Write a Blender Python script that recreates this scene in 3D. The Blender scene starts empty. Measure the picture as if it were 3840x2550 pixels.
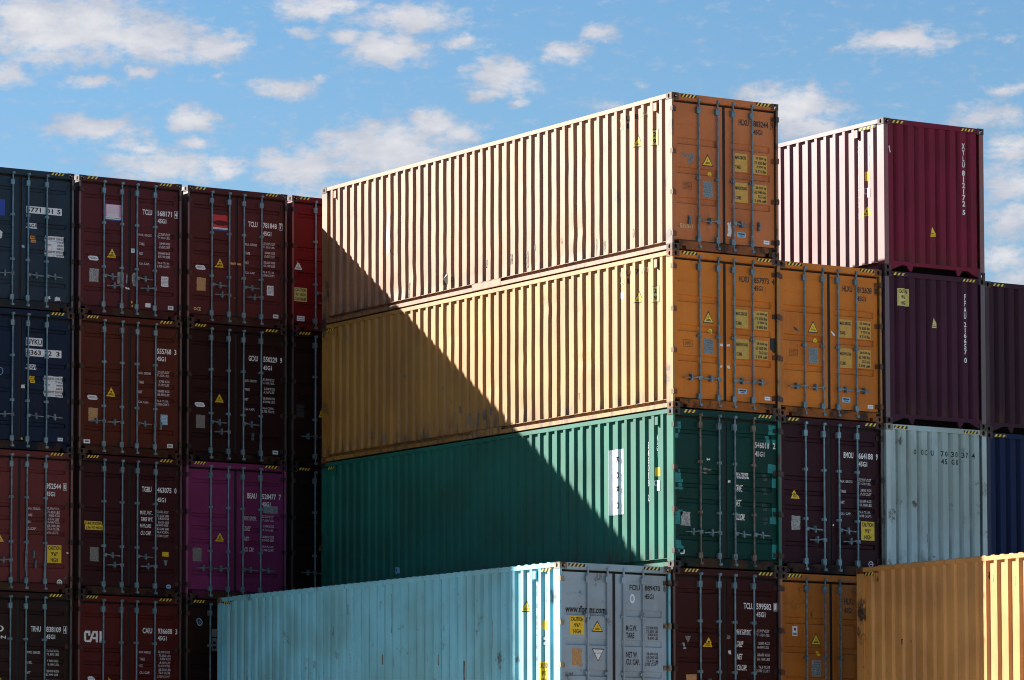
import bpy, bmesh, math, random
from mathutils import Vector, Matrix, noise

random.seed(7)
SC = bpy.context.scene
COL = SC.collection
R = math.radians

# ------------------------------------------------------------------ sizes (metres)
W, L, H = 2.438, 12.192, 2.896
HW = W / 2
TIER = 2.9001
GROUND_Z = -5 * TIER - 0.02

# ------------------------------------------------------------------ node helpers
def new_mat(name):
    m = bpy.data.materials.new(name); m.use_nodes = True
    nt = m.node_tree; b = nt.nodes.get('Principled BSDF')
    return m, nt, b

def nd(nt, kind, **kw):
    n = nt.nodes.new(kind)
    for k, v in kw.items():
        if k.startswith('i_'):
            n.inputs[int(k[2:])].default_value = v
        else:
            setattr(n, k, v)
    return n

def mix_rgb(nt, fac, a, b, mode='MIX'):
    n = nt.nodes.new('ShaderNodeMix'); n.data_type = 'RGBA'; n.blend_type = mode
    for s, v in ((0, fac), (6, a), (7, b)):
        if hasattr(v, 'is_linked') or hasattr(v, 'links'):
            nt.links.new(v, n.inputs[s])
        else:
            n.inputs[s].default_value = v if s == 0 else (*v, 1) if len(v) == 3 else v
    return n.outputs[2]

def ramp(nt, src, lo, hi, a=0.0, b=1.0):
    n = nt.nodes.new('ShaderNodeMapRange'); n.interpolation_type = 'SMOOTHSTEP'
    n.inputs[1].default_value = lo; n.inputs[2].default_value = hi
    n.inputs[3].default_value = a; n.inputs[4].default_value = b
    nt.links.new(src, n.inputs[0]); return n.outputs[0]

def noise_tex(nt, vec, scale, detail=4, rough=.55, mapping=(1, 1, 1), loc=(0, 0, 0)):
    mp = nt.nodes.new('ShaderNodeMapping'); mp.inputs['Scale'].default_value = mapping
    mp.inputs['Location'].default_value = loc
    nt.links.new(vec, mp.inputs['Vector'])
    n = nt.nodes.new('ShaderNodeTexNoise'); n.inputs['Scale'].default_value = scale
    n.inputs['Detail'].default_value = detail; n.inputs['Roughness'].default_value = rough
    nt.links.new(mp.outputs[0], n.inputs['Vector']); return n.outputs['Fac']

PITCH = .2796
MATS = {}
def paint(name, col, rust=.35, rough=.55, chalk=.32, spec=.14, coat=0., ribs='', crease=.7, rustcol=(.045, .022, .012), streak=.35, seed=0):
    """Weathered container paint: mottling, vertical run streaks, scuffs and rust, all in world space."""
    if name in MATS: return MATS[name]
    m, nt, b = new_mat(name)
    g = nt.nodes.new('ShaderNodeNewGeometry'); P = g.outputs['Position']
    o = (seed * 3.7, seed * 1.3, seed * 2.1)
    big = noise_tex(nt, P, .9, 3, .5, loc=o)
    fine = noise_tex(nt, P, 38, 3, .6, loc=o)
    strk = noise_tex(nt, P, 1, 4, .6, (9, 9, .35), o)
    rst = noise_tex(nt, P, 2.2, 8, .68, (1, 1, .8), o)
    rst2 = noise_tex(nt, P, 7, 6, .7, (1, 1, .28), (o[0] + 5, o[1], o[2]))
    hue = tuple(min(1, c * f) for c, f in zip(col, (.92, .98, 1.06)))
    c0 = mix_rgb(nt, ramp(nt, big, .3, .7), tuple(c * .80 for c in col), tuple(min(1, c * 1.16) for c in hue))
    fade = tuple(min(.9, c * .75 + .25 * (sum(col) / 3 * 1.35 + .008)) for c in col)
    c1 = mix_rgb(nt, ramp(nt, strk, .48, .78, 0, chalk), c0, fade)
    c2 = mix_rgb(nt, ramp(nt, fine, .35, .75, 0, .22), c1, tuple(c * .72 for c in col))
    dark = mix_rgb(nt, ramp(nt, rst2, .56, .74, 0, streak), c2, tuple(c * .45 + .002 for c in col))
    c3 = mix_rgb(nt, ramp(nt, rst, .665 - .16 * rust, .74 - .12 * rust, 0, min(1, .40 + rust)), dark, rustcol)
    if ribs:   # dirt and painted rib shading in the corrugation creases, and dirt along the lower edge
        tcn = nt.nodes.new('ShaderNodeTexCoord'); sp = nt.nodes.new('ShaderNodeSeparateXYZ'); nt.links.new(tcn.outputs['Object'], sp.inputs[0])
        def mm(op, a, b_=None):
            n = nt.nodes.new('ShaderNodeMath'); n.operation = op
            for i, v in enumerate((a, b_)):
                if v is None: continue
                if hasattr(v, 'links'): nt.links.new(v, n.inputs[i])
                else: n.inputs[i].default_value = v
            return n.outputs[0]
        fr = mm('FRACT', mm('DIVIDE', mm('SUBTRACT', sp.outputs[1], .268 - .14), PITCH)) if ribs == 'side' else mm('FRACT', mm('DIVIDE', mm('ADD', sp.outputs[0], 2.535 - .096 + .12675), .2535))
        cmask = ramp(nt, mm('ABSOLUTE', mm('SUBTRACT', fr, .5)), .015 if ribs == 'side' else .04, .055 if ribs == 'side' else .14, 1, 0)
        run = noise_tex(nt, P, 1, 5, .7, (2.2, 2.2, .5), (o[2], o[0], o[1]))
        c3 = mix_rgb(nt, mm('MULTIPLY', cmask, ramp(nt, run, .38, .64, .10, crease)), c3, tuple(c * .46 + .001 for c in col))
        low = mm('MULTIPLY', ramp(nt, sp.outputs[2], .14, .60, 1, 0), ramp(nt, rst2, .46, .62, 0, .85))
        c3 = mix_rgb(nt, low, c3, (.06, .03, .016))
    nt.links.new(c3, b.inputs['Base Color'])
    rg = ramp(nt, big, .25, .75, rough - .05, rough + .09)
    nt.links.new(rg, b.inputs['Roughness'])
    b.inputs['Specular IOR Level'].default_value = spec
    b.inputs['Coat Weight'].default_value = coat; b.inputs['Coat Roughness'].default_value = .55
    bump = nt.nodes.new('ShaderNodeBump'); bump.inputs['Strength'].default_value = .12
    bump.inputs['Distance'].default_value = .01
    nt.links.new(noise_tex(nt, P, 5, 3, .5, (1, 1, .5)), bump.inputs['Height'])
    nt.links.new(bump.outputs[0], b.inputs['Normal'])
    MATS[name] = m
    return m

def simple(name, col, rough=.5, metal=0., var=.25, scale=14, spec=.4):
    if name in MATS: return MATS[name]
    m, nt, b = new_mat(name)
    g = nt.nodes.new('ShaderNodeNewGeometry')
    n = noise_tex(nt, g.outputs['Position'], scale, 4, .6)
    c = mix_rgb(nt, ramp(nt, n, .3, .72), tuple(x * (1 - var) for x in col), tuple(min(1, x * (1 + var * .6)) for x in col))
    nt.links.new(c, b.inputs['Base Color'])
    b.inputs['Roughness'].default_value = rough; b.inputs['Metallic'].default_value = metal
    b.inputs['Specular IOR Level'].default_value = spec
    MATS[name] = m
    return m

def worn(name, col, under, lo=.52, hi=.6, scale=16):
    """Paint or foil that has partly come off and lets the colour beneath through."""
    if name in MATS: return MATS[name]
    m, nt, b = new_mat(name)
    g = nt.nodes.new('ShaderNodeNewGeometry')
    n = noise_tex(nt, g.outputs['Position'], scale, 5, .65)
    nt.links.new(mix_rgb(nt, ramp(nt, n, lo, hi), col, under), b.inputs['Base Color'])
    b.inputs['Roughness'].default_value = .5
    MATS[name] = m
    return m

GALV = simple('galvanised_steel', (.15, .25, .295), .42, .25, .35, 9)
GALVM = simple('mid_galvanised_steel', (.135, .20, .235), .45, .25, .35, 9)
GALVD = simple('dull_galvanised_steel', (.13, .19, .22), .5, .25, .5, 12)
RUSTY = simple('rusty_bar_steel', (.16, .13, .10), .6, .1, .6, 9)
RUBBER = simple('black_rubber_gasket', (.008, .008, .009), .7, 0, .3)
DARK = simple('dark_underframe', (.006, .005, .005), .9, 0, .3, spec=.1)
WHITE = simple('white_lettering', (.78, .78, .78), .5, 0, .15, 30)
DIMW = worn('faded_white_lettering', (.62, .60, .60), (.30, .27, .27), .45, .62, 24)
PINKW = simple('pinkish_white_lettering', (.62, .52, .55), .5, 0, .2, 25)
BLACK = simple('black_lettering', (.012, .012, .013), .5, 0, .2)
GHOST = worn('ghost_lettering', (.50, .40, .24), (.62, .42, .2), .45, .6, 20)
YEL = simple('safety_yellow', (.75, .50, .015), .45, 0, .15)
YEL2 = simple('pale_yellow', (.62, .52, .17), .5, 0, .12)
YELH = simple('hazard_yellow', (.78, .55, .05), .5, 0, .3)
HAZB = simple('hazard_black', (.010, .010, .011), .5, 0, .3)
OCHRE = simple('ochre_panel', (.52, .29, .05), .55, 0, .12)
OCHRE2 = simple('mustard_panel', (.46, .30, .055), .55, 0, .12)
SILVER = simple('foil_plate', (.30, .31, .31), .55, .1, .55, 40)
TANPL = simple('tan_plate', (.46, .26, .11), .55, 0, .35, 45)
GREYPL = worn('worn_grey_plate', (.20, .19, .185), (.10, .095, .09), .45, .6, 45)
BLUEPL = simple('blue_grey_plate', (.19, .235, .255), .5, .1, .4, 45)
WHITEP = simple('white_plate', (.74, .77, .80), .5, 0, .14, 30)
PINK = simple('pink_foil', (.74, .30, .48), .5, 0, .15, 12)
PALEPINK = simple('pale_pink_foil', (.70, .60, .68), .5, 0, .1, 10)
REDF = simple('red_foil', (.55, .02, .02), .45, 0, .2, 10)
REDD = simple('dark_red_foil', (.22, .012, .012), .5, 0, .2, 10)
NAVYF = simple('blue_foil', (.02, .06, .25), .5, 0, .3, 20)
BLUEST = simple('light_blue_sticker', (.22, .46, .62), .5, 0, .2, 30)
ORANGE = simple('orange_tape', (.65, .28, .08), .5, 0, .4, 25)
BLUECHALK = worn('faded_blue_paint', (.22, .36, .62), (.60, .44, .22), .5, .66, 7)
TEALP = simple('teal_touch_up_paint', (.001, .19, .19), .45, 0, .25, 9)
SCUFF = worn('scuffed_steel', (.05, .035, .025), (.22, .12, .06), .42, .6, 26)
PAPER = worn('torn_paper', (.66, .66, .68), (.35, .34, .34), .5, .7, 30)

# ------------------------------------------------------------------ mesh builder
class MB:
    def __init__(s): s.v = []; s.f = []; s.m = []
    def quad(s, a, b, c, d, mi=0):
        n = len(s.v); s.v += [a, b, c, d]; s.f.append((n, n + 1, n + 2, n + 3)); s.m.append(mi)
    def poly(s, pts, mi=0):
        n = len(s.v); s.v += list(pts); s.f.append(tuple(range(n, n + len(pts)))); s.m.append(mi)
    def box(s, x0, x1, y0, y1, z0, z1, mi=0, skip=''):
        n = len(s.v)
        s.v += [(x0, y0, z0), (x1, y0, z0), (x1, y1, z0), (x0, y1, z0), (x0, y0, z1), (x1, y0, z1), (x1, y1, z1), (x0, y1, z1)]
        for k, f in (('b', (0, 3, 2, 1)), ('t', (4, 5, 6, 7)), ('f', (0, 1, 5, 4)), ('r', (1, 2, 6, 5)), ('k', (2, 3, 7, 6)), ('l', (3, 0, 4, 7))):
            if k in skip: continue
            s.f.append(tuple(n + i for i in f)); s.m.append(mi)
    def prism_y(s, pts, y0, y1, mi=0):
        """polygon in x,z pulled from y0 (front) to y1"""
        n = len(pts); b = len(s.v)
        s.v += [(x, y0, z) for x, z in pts] + [(x, y1, z) for x, z in pts]
        s.f.append(tuple(range(b, b + n))); s.m.append(mi)
        s.f.append(tuple(range(b + 2 * n - 1, b + n - 1, -1))); s.m.append(mi)
        for i in range(n):
            j = (i + 1) % n; s.f.append((b + j, b + i, b + n + i, b + n + j)); s.m.append(mi)
    def tube(s, p0, p1, r, n=8, mi=0):
        p0 = Vector(p0); p1 = Vector(p1); d = (p1 - p0).normalized()
        a = d.orthogonal().normalized(); c = d.cross(a); b = len(s.v)
        for p in (p0, p1):
            for i in range(n):
                t = 2 * math.pi * i / n; s.v.append(tuple(p + r * (math.cos(t) * a + math.sin(t) * c)))
        for i in range(n):
            j = (i + 1) % n; s.f.append((b + i, b + j, b + n + j, b + n + i)); s.m.append(mi)
        s.f.append(tuple(b + i for i in range(n - 1, -1, -1))); s.m.append(mi)
        s.f.append(tuple(b + n + i for i in range(n))); s.m.append(mi)
    def mesh(s, name, mats=(), smooth=False):
        me = bpy.data.meshes.new(name)
        me.from_pydata([tuple(v) for v in s.v], [], s.f)
        for m in (mats or [None]): me.materials.append(m)
        for p, mi in zip(me.polygons, s.m): p.material_index = mi; p.use_smooth = smooth
        me.update(); return me

def link(name, me, parent=None, mats=None, loc=None):
    """one object from a (shared) mesh; mats override the mesh's slots on the object"""
    o = bpy.data.objects.new(name, me); COL.objects.link(o)
    if parent is not None: o.parent = parent
    if mats:
        for i, m in enumerate(mats):
            o.material_slots[i].link = 'OBJECT'; o.material_slots[i].material = m
    if loc: o.location = loc
    return o

CACHE = {}
def cached(key, fn):
    if key not in CACHE: CACHE[key] = fn()
    return CACHE[key]

# ------------------------------------------------------------------ container shapes
# local frame of a container: x across (-HW..HW), y from its camera-side end (0) to the far end (L), z up from its base
SY0 = .205
SLOPE_A, FLAT_O, SLOPE_B, FLAT_I, DEP = .050, .076, .048, .1056, .042
PX = HW - .012                        # outer plane of the side corrugation
def side_pts():
    pts = [(SY0 - .02, DEP)]; y = .268
    while y + .19 < L - .17:
        pts += [(y, DEP), (y + SLOPE_A, 0), (y + SLOPE_A + FLAT_O, 0), (y + SLOPE_A + FLAT_O + SLOPE_B, DEP)]
        y += PITCH
    pts.append((L - .185, DEP))
    return pts
SIDE = side_pts()
def side_depth(y):
    if y <= SIDE[0][0]: return DEP
    for (a, da), (b, db) in zip(SIDE, SIDE[1:]):
        if y <= b: return da + (db - da) * (y - a) / max(1e-6, b - a)
    return DEP

def dent_fn(seed, amp):
    if not amp: return lambda y, z: (0., 0.)
    rnd = random.Random(seed)
    spots = [(rnd.uniform(2.2, 11.2), rnd.choice((rnd.uniform(.25, .8), rnd.uniform(.3, 2.4))), rnd.uniform(.12, .45), rnd.uniform(.10, .45), rnd.uniform(.010, .034)) for _ in range(46)]
    def f(y, z):
        k = min(1, max(0, (y - 1.3) / 1.5)) * min(1, (L - y) / .6)
        dx = amp * .005 * k * (noise.noise(Vector((y * 1.1 + seed, z * .9, seed))) + .6 * noise.noise(Vector((y * 3 + seed, z * 2.2, seed + 9))))
        dy = amp * .030 * k * (noise.noise(Vector((y * .8 + seed, z * 1.4, seed + 3.3))) + .5 * noise.noise(Vector((y * 3.4, z * 4, seed + 5))))
        for sy, sz, ry, rz, a in spots:
            q = ((y - sy) / ry) ** 2 + ((z - sz) / rz) ** 2
            if q < 4: dx += amp * .35 * a * math.exp(-q * 1.6) * k; dy += amp * .9 * a * math.exp(-q * 1.6) * math.sin((z - sz) * 9) * k
        e = min(1, (z - .165) / .12) * min(1, (2.812 - z) / .12)
        return dx * max(0, e), dy * max(0, e)
    return f

def side_panel_mesh(sign, seed=0, amp=0):
    mb = MB(); rows = 1 if not amp else 30
    zs = [.165 + (2.812 - .165) * i / rows for i in range(rows + 1)]
    f = dent_fn(seed, amp); n = len(SIDE)
    ys = SIDE
    for z in zs:
        for y, d in ys:
            dx, dy = f(y, z)
            mb.v.append((sign * (PX - d - max(-.006, dx)), y + dy, z))
    for r in range(rows):
        for i in range(n - 1):
            a, b, c, e = r * n + i, r * n + i + 1, (r + 1) * n + i + 1, (r + 1) * n + i
            mb.f.append((a, e, c, b) if sign < 0 else (a, b, c, e)); mb.m.append(0)
    return mb.mesh('side_panel_sheet')

def end_pts():
    # vertical corrugation of the closed end: narrow dark slope every .254
    pts = [(-1.10, .0)]
    for k in range(9):
        c = -.965 + .2535 * k
        pts += [(c - .018, 0), (c + .018, .055), (c + .036, .055), (c + .105, 0)] if k < 8 else [(c - .018, 0), (c + .018, .055)]
    pts.append((1.10, .055))
    return pts
ENDP = end_pts(); END_Y = .022
def end_depth(x):
    for (a, da), (b, db) in zip(ENDP, ENDP[1:]):
        if x <= b: return da + (db - da) * (x - a) / max(1e-6, b - a)
    return 0.

def end_panel_mesh(z0):
    mb = MB()
    for (a, da), (b, db) in zip(ENDP, ENDP[1:]):
        mb.quad((a, END_Y + da, z0), (b, END_Y + db, z0), (b, END_Y + db, 2.80), (a, END_Y + da, 2.80))
    return mb.mesh('end_sheet')

DOOR_Y, BAND_D = .060, .032
BANDS = {'A': [(1.960, 2.095), (1.423, 1.551), (.868, .994)],
         'B': [(2.440, 2.530), (1.720, 1.815), (1.455, 1.550), (1.175, 1.270), (.500, .600)]}
SL = .018
def door_depth(kind, z):
    for a, b in BANDS[kind]:
        if a < z < b:
            return BAND_D * min(1, (z - a) / SL, (b - z) / SL)
    return 0.

def door_mesh(kind, sign):
    """one leaf: flat sheet with pressed horizontal bands, a folded rim and a raised seam"""
    mb = MB()
    xo, xi = 1.154, .033
    bx0, bx1 = .150, 1.060
    z0, z1 = .205, 2.728
    zs = [z0]
    for a, b in sorted(BANDS[kind]): zs += [a, a + SL, b - SL, b]
    zs.append(z1)
    xs = [xi, bx0, bx0 + SL, bx1 - SL, bx1, xo]
    def P(x, z):
        d = 0.
        for a, b in BANDS[kind]:
            if a < z < b and bx0 < x < bx1: d = BAND_D * (1 if (a + SL - 1e-6 <= z <= b - SL + 1e-6) and (bx0 + SL - 1e-6 <= x <= bx1 - SL + 1e-6) else 0)
        return (sign * x, DOOR_Y + d, z)
    for xa, xb in zip(xs, xs[1:]):
        for za, zb in zip(zs, zs[1:]):
            q = [P(xa, za), P(xb, za), P(xb, zb), P(xa, zb)]
            mb.poly(q if sign > 0 else q[::-1])
    for (xa, xb, za, zb) in ((xi, xi, z0, z1), (xo, xo, z0, z1)):
        mb.quad((sign * xa, DOOR_Y, za), (sign * xb, DOOR_Y + .05, za), (sign * xb, DOOR_Y + .05, zb), (sign * xa, DOOR_Y, zb))
    for z in (z0, z1):
        mb.quad((sign * xi, DOOR_Y, z), (sign * xo, DOOR_Y, z), (sign * xo, DOOR_Y + .05, z), (sign * xi, DOOR_Y + .05, z))
    # thin weld seams near top and bottom
    for z in (2.60, .335):
        mb.box(min(sign * .12, sign * 1.08), max(sign * .12, sign * 1.08), DOOR_Y - .003, DOOR_Y - .0005, z, z + .007)
    if kind == 'A' and sign < 0:
        mb.box(-1.04, -.66, DOOR_Y - .012, DOOR_Y - .0005, 2.32, 2.345)
    return mb.mesh('door_leaf')

BAR_Y = .018
def bar_mesh(x, guides, sgn, straight=True):
    """locking bar with end cams, brackets and guides"""
    mb = MB()
    mb.tube((x, BAR_Y, .085), (x, BAR_Y, 2.80), .0185, 10)
    for z in (2.615, .235):
        mb.box(x - .052, x + .028, BAR_Y - .026, DOOR_Y, z - .055, z + .055)
        mb.box(x - .058, x - .030, BAR_Y - .034, BAR_Y, z - .040, z + .040)
    for z in (2.80, .085):
        mb.box(x - .026, x + .026, -.026, .010, z - .024, z + .024)
        mb.box(x - .042, x + .042, -.010, .004, z - .012, z + .012)
    for z in guides:
        mb.box(x - .055, x + .045, BAR_Y - .008, DOOR_Y, z - .022, z + .022)
        mb.box(x - .030, x + .030, BAR_Y - .028, BAR_Y + .02, z - .026, z + .026)
    return mb.mesh('bar')

def handle_mesh(length, sgn):
    """flat swing handle with its hub near the bar and a catch half-way; origin at the bar, running along sgn x"""
    mb = MB()
    def bx(a, b, y0, y1, z0, z1):
        mb.box(min(sgn * a, sgn * b), max(sgn * a, sgn * b), y0, y1, z0, z1)
    bx(-.030, .048, -.034, -.004, -.034, .034)
    pts = [(.045, .014), (.16, -.004), (length, -.010)]
    for (a, za), (b, zb) in zip(pts, pts[1:]):
        v = [(sgn * a, za - .013), (sgn * b, zb - .011), (sgn * b, zb + .011), (sgn * a, za + .013)]
        mb.prism_y(v if sgn > 0 else v[::-1], -.030, -.016)
    c = length * .52
    bx(c - .022, c + .022, -.040, .03, -.052, -.012)
    bx(c - .026, c + .016, -.036, .03, .014, .060)
    bx(c - .010, c + .010, -.044, -.034, -.075, .060)
    return mb.mesh('handle')

def catch_mesh():
    mb = MB()
    mb.box(-.020, .020, -.03, .03, -.02, .06); mb.box(-.026, .012, -.034, .02, -.10, -.03); mb.box(-.008, .008, -.04, -.03, -.10, .06)
    return mb.mesh('catch')

def hanging_handle_mesh():
    mb = MB()
    mb.box(-.040, .012, -.032, .0, -.03, .04); mb.prism_y([(-.052, -.36), (-.030, -.36), (-.012, .0), (-.044, .0)], -.034, -.016)
    return mb.mesh('hanging_handle')

def hinge_mesh(sgn):
    mb = MB()
    def bx(a, b, *r): mb.box(min(sgn * a, sgn * b), max(sgn * a, sgn * b), *r)
    bx(1.085, 1.165, DOOR_Y - .016, DOOR_Y - .0008, -.042, .042)
    bx(1.150, 1.216, -.020, DOOR_Y - .004, -.042, .042)
    mb.tube((sgn * 1.196, -.006, -.05), (sgn * 1.196, -.006, .05), .020, 8)
    return mb.mesh('hinge')

def holed_face(mb, o, u, v, w, h, cu, cv, ru, rv, dep, n=16):
    """rectangle o + u*w, v*h with an oval hole; the hole's wall runs along dep"""
    o, u, v, dep = map(Vector, (o, u, v, dep))
    ring, rect = [], []
    for i in range(n):
        t = 2 * math.pi * (i + .5) / n; c, s = math.cos(t), math.sin(t)
        ring.append(o + u * (cu + ru * c) + v * (cv + rv * s))
        k = min((w - cu) / c if c > 0 else cu / -c, (h - cv) / s if s > 0 else cv / -s)
        rect.append(o + u * (cu + k * c) + v * (cv + k * s))
    corners = [o, o + u * w, o + u * w + v * h, o + v * h]
    for i in range(n):
        j = (i + 1) % n
        extra = [c for c in corners if min((c - rect[i]).length, 9) < max(w, h) and _between(rect[i], c, rect[j], o, u, v)]
        mb.poly([tuple(p) for p in ([ring[i], rect[i]] + extra + [rect[j], ring[j]])])
        mb.quad(tuple(ring[i]), tuple(ring[j]), tuple(ring[j] + dep), tuple(ring[i] + dep))
def _between(a, c, b, o, u, v):
    f = lambda p: ((p - o).dot(u), (p - o).dot(v))
    (ax, ay), (cx, cy), (bx, by) = f(a), f(c), f(b)
    on = lambda p, q: abs(p - q) < 1e-5
    return (on(ax, cx) and on(by, cy) and not on(ay, cy)) or (on(ay, cy) and on(bx, cx) and not on(ax, cx))

CX, CY, CZ = .162, .178, .118
def casting_mesh(sx, ey, tz):
    """ISO corner casting: hollow block with oval apertures in its end, side and top or bottom face"""
    mb = MB()
    x_out = sx * HW; y_out = 0. if ey == 0 else L; z_out = H if tz else 0.
    dx, dy, dz = -sx, (1 if ey == 0 else -1), (-1 if tz else 1)
    o = (x_out, y_out, z_out)
    t = .028
    holed_face(mb, o, (dx, 0, 0), (0, 0, dz), CX, CZ, .080, .060, .030, .042, (0, dy * t, 0))
    holed_face(mb, o, (0, dy, 0), (0, 0, dz), CY, CZ, .089, .060, .028, .042, (dx * t, 0, 0))
    holed_face(mb, o, (dx, 0, 0), (0, dy, 0), CX, CY, .080, .089, .030, .055, (0, 0, dz * t))
    a = Vector(o); ex, eY, ez = Vector((dx * CX, 0, 0)), Vector((0, dy * CY, 0)), Vector((0, 0, dz * CZ))
    mb.quad(tuple(a + ex), tuple(a + ex + eY), tuple(a + ex + eY + ez), tuple(a + ex + ez))
    mb.quad(tuple(a + eY), tuple(a + ex + eY), tuple(a + ex + eY + ez), tuple(a + eY + ez))
    mb.quad(tuple(a + ez), tuple(a + ex + ez), tuple(a + ex + eY + ez), tuple(a + eY + ez))
    me = mb.mesh('casting')
    bm = bmesh.new(); bm.from_mesh(me); bmesh.ops.remove_doubles(bm, verts=bm.verts, dist=1e-5)
    bmesh.ops.recalc_face_normals(bm, faces=bm.faces); bm.to_mesh(me); bm.free()
    return me

def post_mesh(sx, ey, doorend):
    mb = MB()
    def bx(xa, xb, ya, yb):
        y0, y1 = (ya, yb) if ey == 0 else (L - yb, L - ya)
        x0, x1 = sorted((sx * xa, sx * xb)); mb.box(x0, x1, y0, y1, CZ - .003, H - CZ + .003)
    if doorend:
        bx(HW - .006, HW - .050, .004, .030); bx(HW - .0065, HW - .016, .030, .200); bx(HW - .016, HW - .060, .115, .200)
    else:
        bx(HW - .006, HW - .110, .006, .030); bx(HW - .0065, HW - .016, .030, .200); bx(HW - .016, HW - .110, .110, .200)
    return mb.mesh('post')

def top_rail_mesh(sx):
    mb = MB(); x0, x1 = sorted((sx * (HW - .006), sx * (HW - .075)))
    mb.box(x0, x1, CY - .002, L - CY + .002, 2.812, 2.888); return mb.mesh('rail')
def bottom_rail_mesh(sx):
    mb = MB(); xo, xi = sx * (HW - .006), sx * (HW - .085)
    a, b = CY - .002, L - CY + .002
    prof = [(xo, .022), (xo, .098), (xi, .098), (xi, .164), (xo - sx * .012, .164), (xo - sx * .012, .172), (xi - sx * .02, .172), (xi - sx * .02, .022)]
    n = len(prof); base = 0
    mb.v = [(x, a, z) for x, z in prof] + [(x, b, z) for x, z in prof]
    for i in range(n):
        j = (i + 1) % n; mb.f.append((i, j, n + j, n + i)); mb.m.append(0)
    mb.f += [tuple(range(n)), tuple(range(2 * n - 1, n - 1, -1))]; mb.m += [0, 0]
    if sx < 0:   # lifting plates let into the rail
        for y in (6.05, 2.9, 9.4):
            w = .50 if y == 6.05 else .16
            mb.box(xo - .003, xo + .02, y - w, y + w, .030, .088 if w < .3 else .155)
    return mb.mesh('rail')

def roof_mesh(bump):
    mb = MB(); y = .30; z0 = 2.885 if bump else 2.862; p = .233
    pts = [(.10, z0)]
    while y + p < L - .25:
        pts += [(y, z0), (y + .03, z0 + .020), (y + .11, z0 + .020), (y + .14, z0)]; y += p
    pts.append((L - .10, z0))
    for (a, za), (b, zb) in zip(pts, pts[1:]):
        mb.quad((-HW + .012, a, za), (HW - .012, a, za), (HW - .012, b, zb), (-HW + .012, b, zb))
        if za > z0 or zb > z0:
            for x in (-HW + .012, HW - .012):
                mb.quad((x, a, z0), (x, b, z0), (x, b, zb), (x, a, za))
    return mb.mesh('roof_sheet')

def underframe_mesh():
    mb = MB(); mb.box(-1.12, 1.12, .30, L - .30, .03, .16)
    mb.box(-1.19, 1.19, .12, L - .12, .166, .172)
    return mb.mesh('underframe')

def header_mesh():
    mb = MB(); mb.box(-HW + CX - .002, HW - CX + .002, .004, .11, 2.785, 2.890)
    mb.box(-HW + .05, HW - .05, .02, .11, 2.770, 2.785); return mb.mesh('header')
def sill_mesh():
    mb = MB()
    mb.box(-HW + CX - .002, HW - CX + .002, .006, .13, .085, .172)
    mb.box(-.905, .905, .0065, .13, .020, .0852)
    for s in (-1, 1):
        x0, x1 = sorted((s * .985, s * (HW - CX + .002))); mb.box(x0, x1, .0065, .13, .02, .0852)
    mb.box(-HW + .05, HW - .05, .03, .13, .172, .190)
    return mb.mesh('sill')
def gasket_mesh():
    mb = MB(); mb.box(-HW + .045, HW - .045, DOOR_Y + .048, DOOR_Y + .07, .185, 2.775)
    mb.box(-.032, .032, DOOR_Y + .012, DOOR_Y + .048, .205, 2.735); return mb.mesh('gasket')
def end_header_mesh():
    mb = MB(); mb.box(-HW + CX - .002, HW - CX + .002, .006, .10, 2.795, 2.890); return mb.mesh('header')
def end_sill_mesh():
    """bottom rail of the closed end over the gooseneck recess: gussets at the castings and two pointed lugs"""
    mb = MB(); mb.box(-HW + .10, HW - .10, .008, .09, .118, .190)
    for s in (-1, 1):
        def P(pts): return [(s * x, z) for x, z in pts] if s > 0 else [(s * x, z) for x, z in pts][::-1]
        mb.prism_y(P([(HW - CX + .001, .012), (HW - CX + .001, .1178), (HW - .105, .1178), (.80, .1178), (.90, .075)]), .009, .09)
        mb.prism_y(P([(.555, .012), (.60, .012), (.675, .1178), (.515, .1178)]), .012, .05)
    return mb.mesh('sill')
def vent_mesh():
    mb = MB(); x = -PX
    mb.box(x - .012, x + .03, -.045, .045, -.075, .075)
    return mb.mesh('vent')
def hazard_mesh(w, h, y=.0, k=4, lean=1):
    mb = MB(); mb.quad((0, y, 0), (w, y, 0), (w, y, h), (0, y, h), 0)
    st = w / (k + .35)
    for i in range(k):
        a = i * st + .1 * st
        mb.quad((a, y - .002, 0), (a + st * .46, y - .002, 0), (a + st * .46 + h * .75, y - .002, h), (a + h * .75, y - .002, h), 1)
    return mb.mesh('hazard', [None, None])

# ------------------------------------------------------------------ surfaces that lettering and stickers lie on
class Surf:
    """u,v on the picture side of a face -> local point, following the pressed or corrugated sheet"""
    def __init__(s, kind, at=0.): s.kind = kind
    def breaks(s, u0, u1):
        if s.kind in 'AB': return 'v', [z for a, b in BANDS[s.kind] for z in (a, a + SL, b - SL, b)]
        if s.kind == 'end': return 'u', [x for x, _ in ENDP]
        if s.kind == 'side': return 'u', [-y for y, _ in SIDE if u0 < -y < u1]
        return 'u', []
    def pt(s, u, v, lift):
        if s.kind in 'AB': return (u, DOOR_Y + door_depth(s.kind, v) - lift, v)
        if s.kind == 'end': return (u, END_Y + end_depth(u) - lift, v)
        if s.kind == 'side': return (-PX + side_depth(-u) - lift, -u, v)
        if s.kind == 'header': return (u, .004 - lift, v)
        if s.kind == 'endheader': return (u, .006 - lift, v)

SURF = {k: Surf(k) for k in ('A', 'B', 'end', 'side', 'header', 'endheader')}

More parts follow.
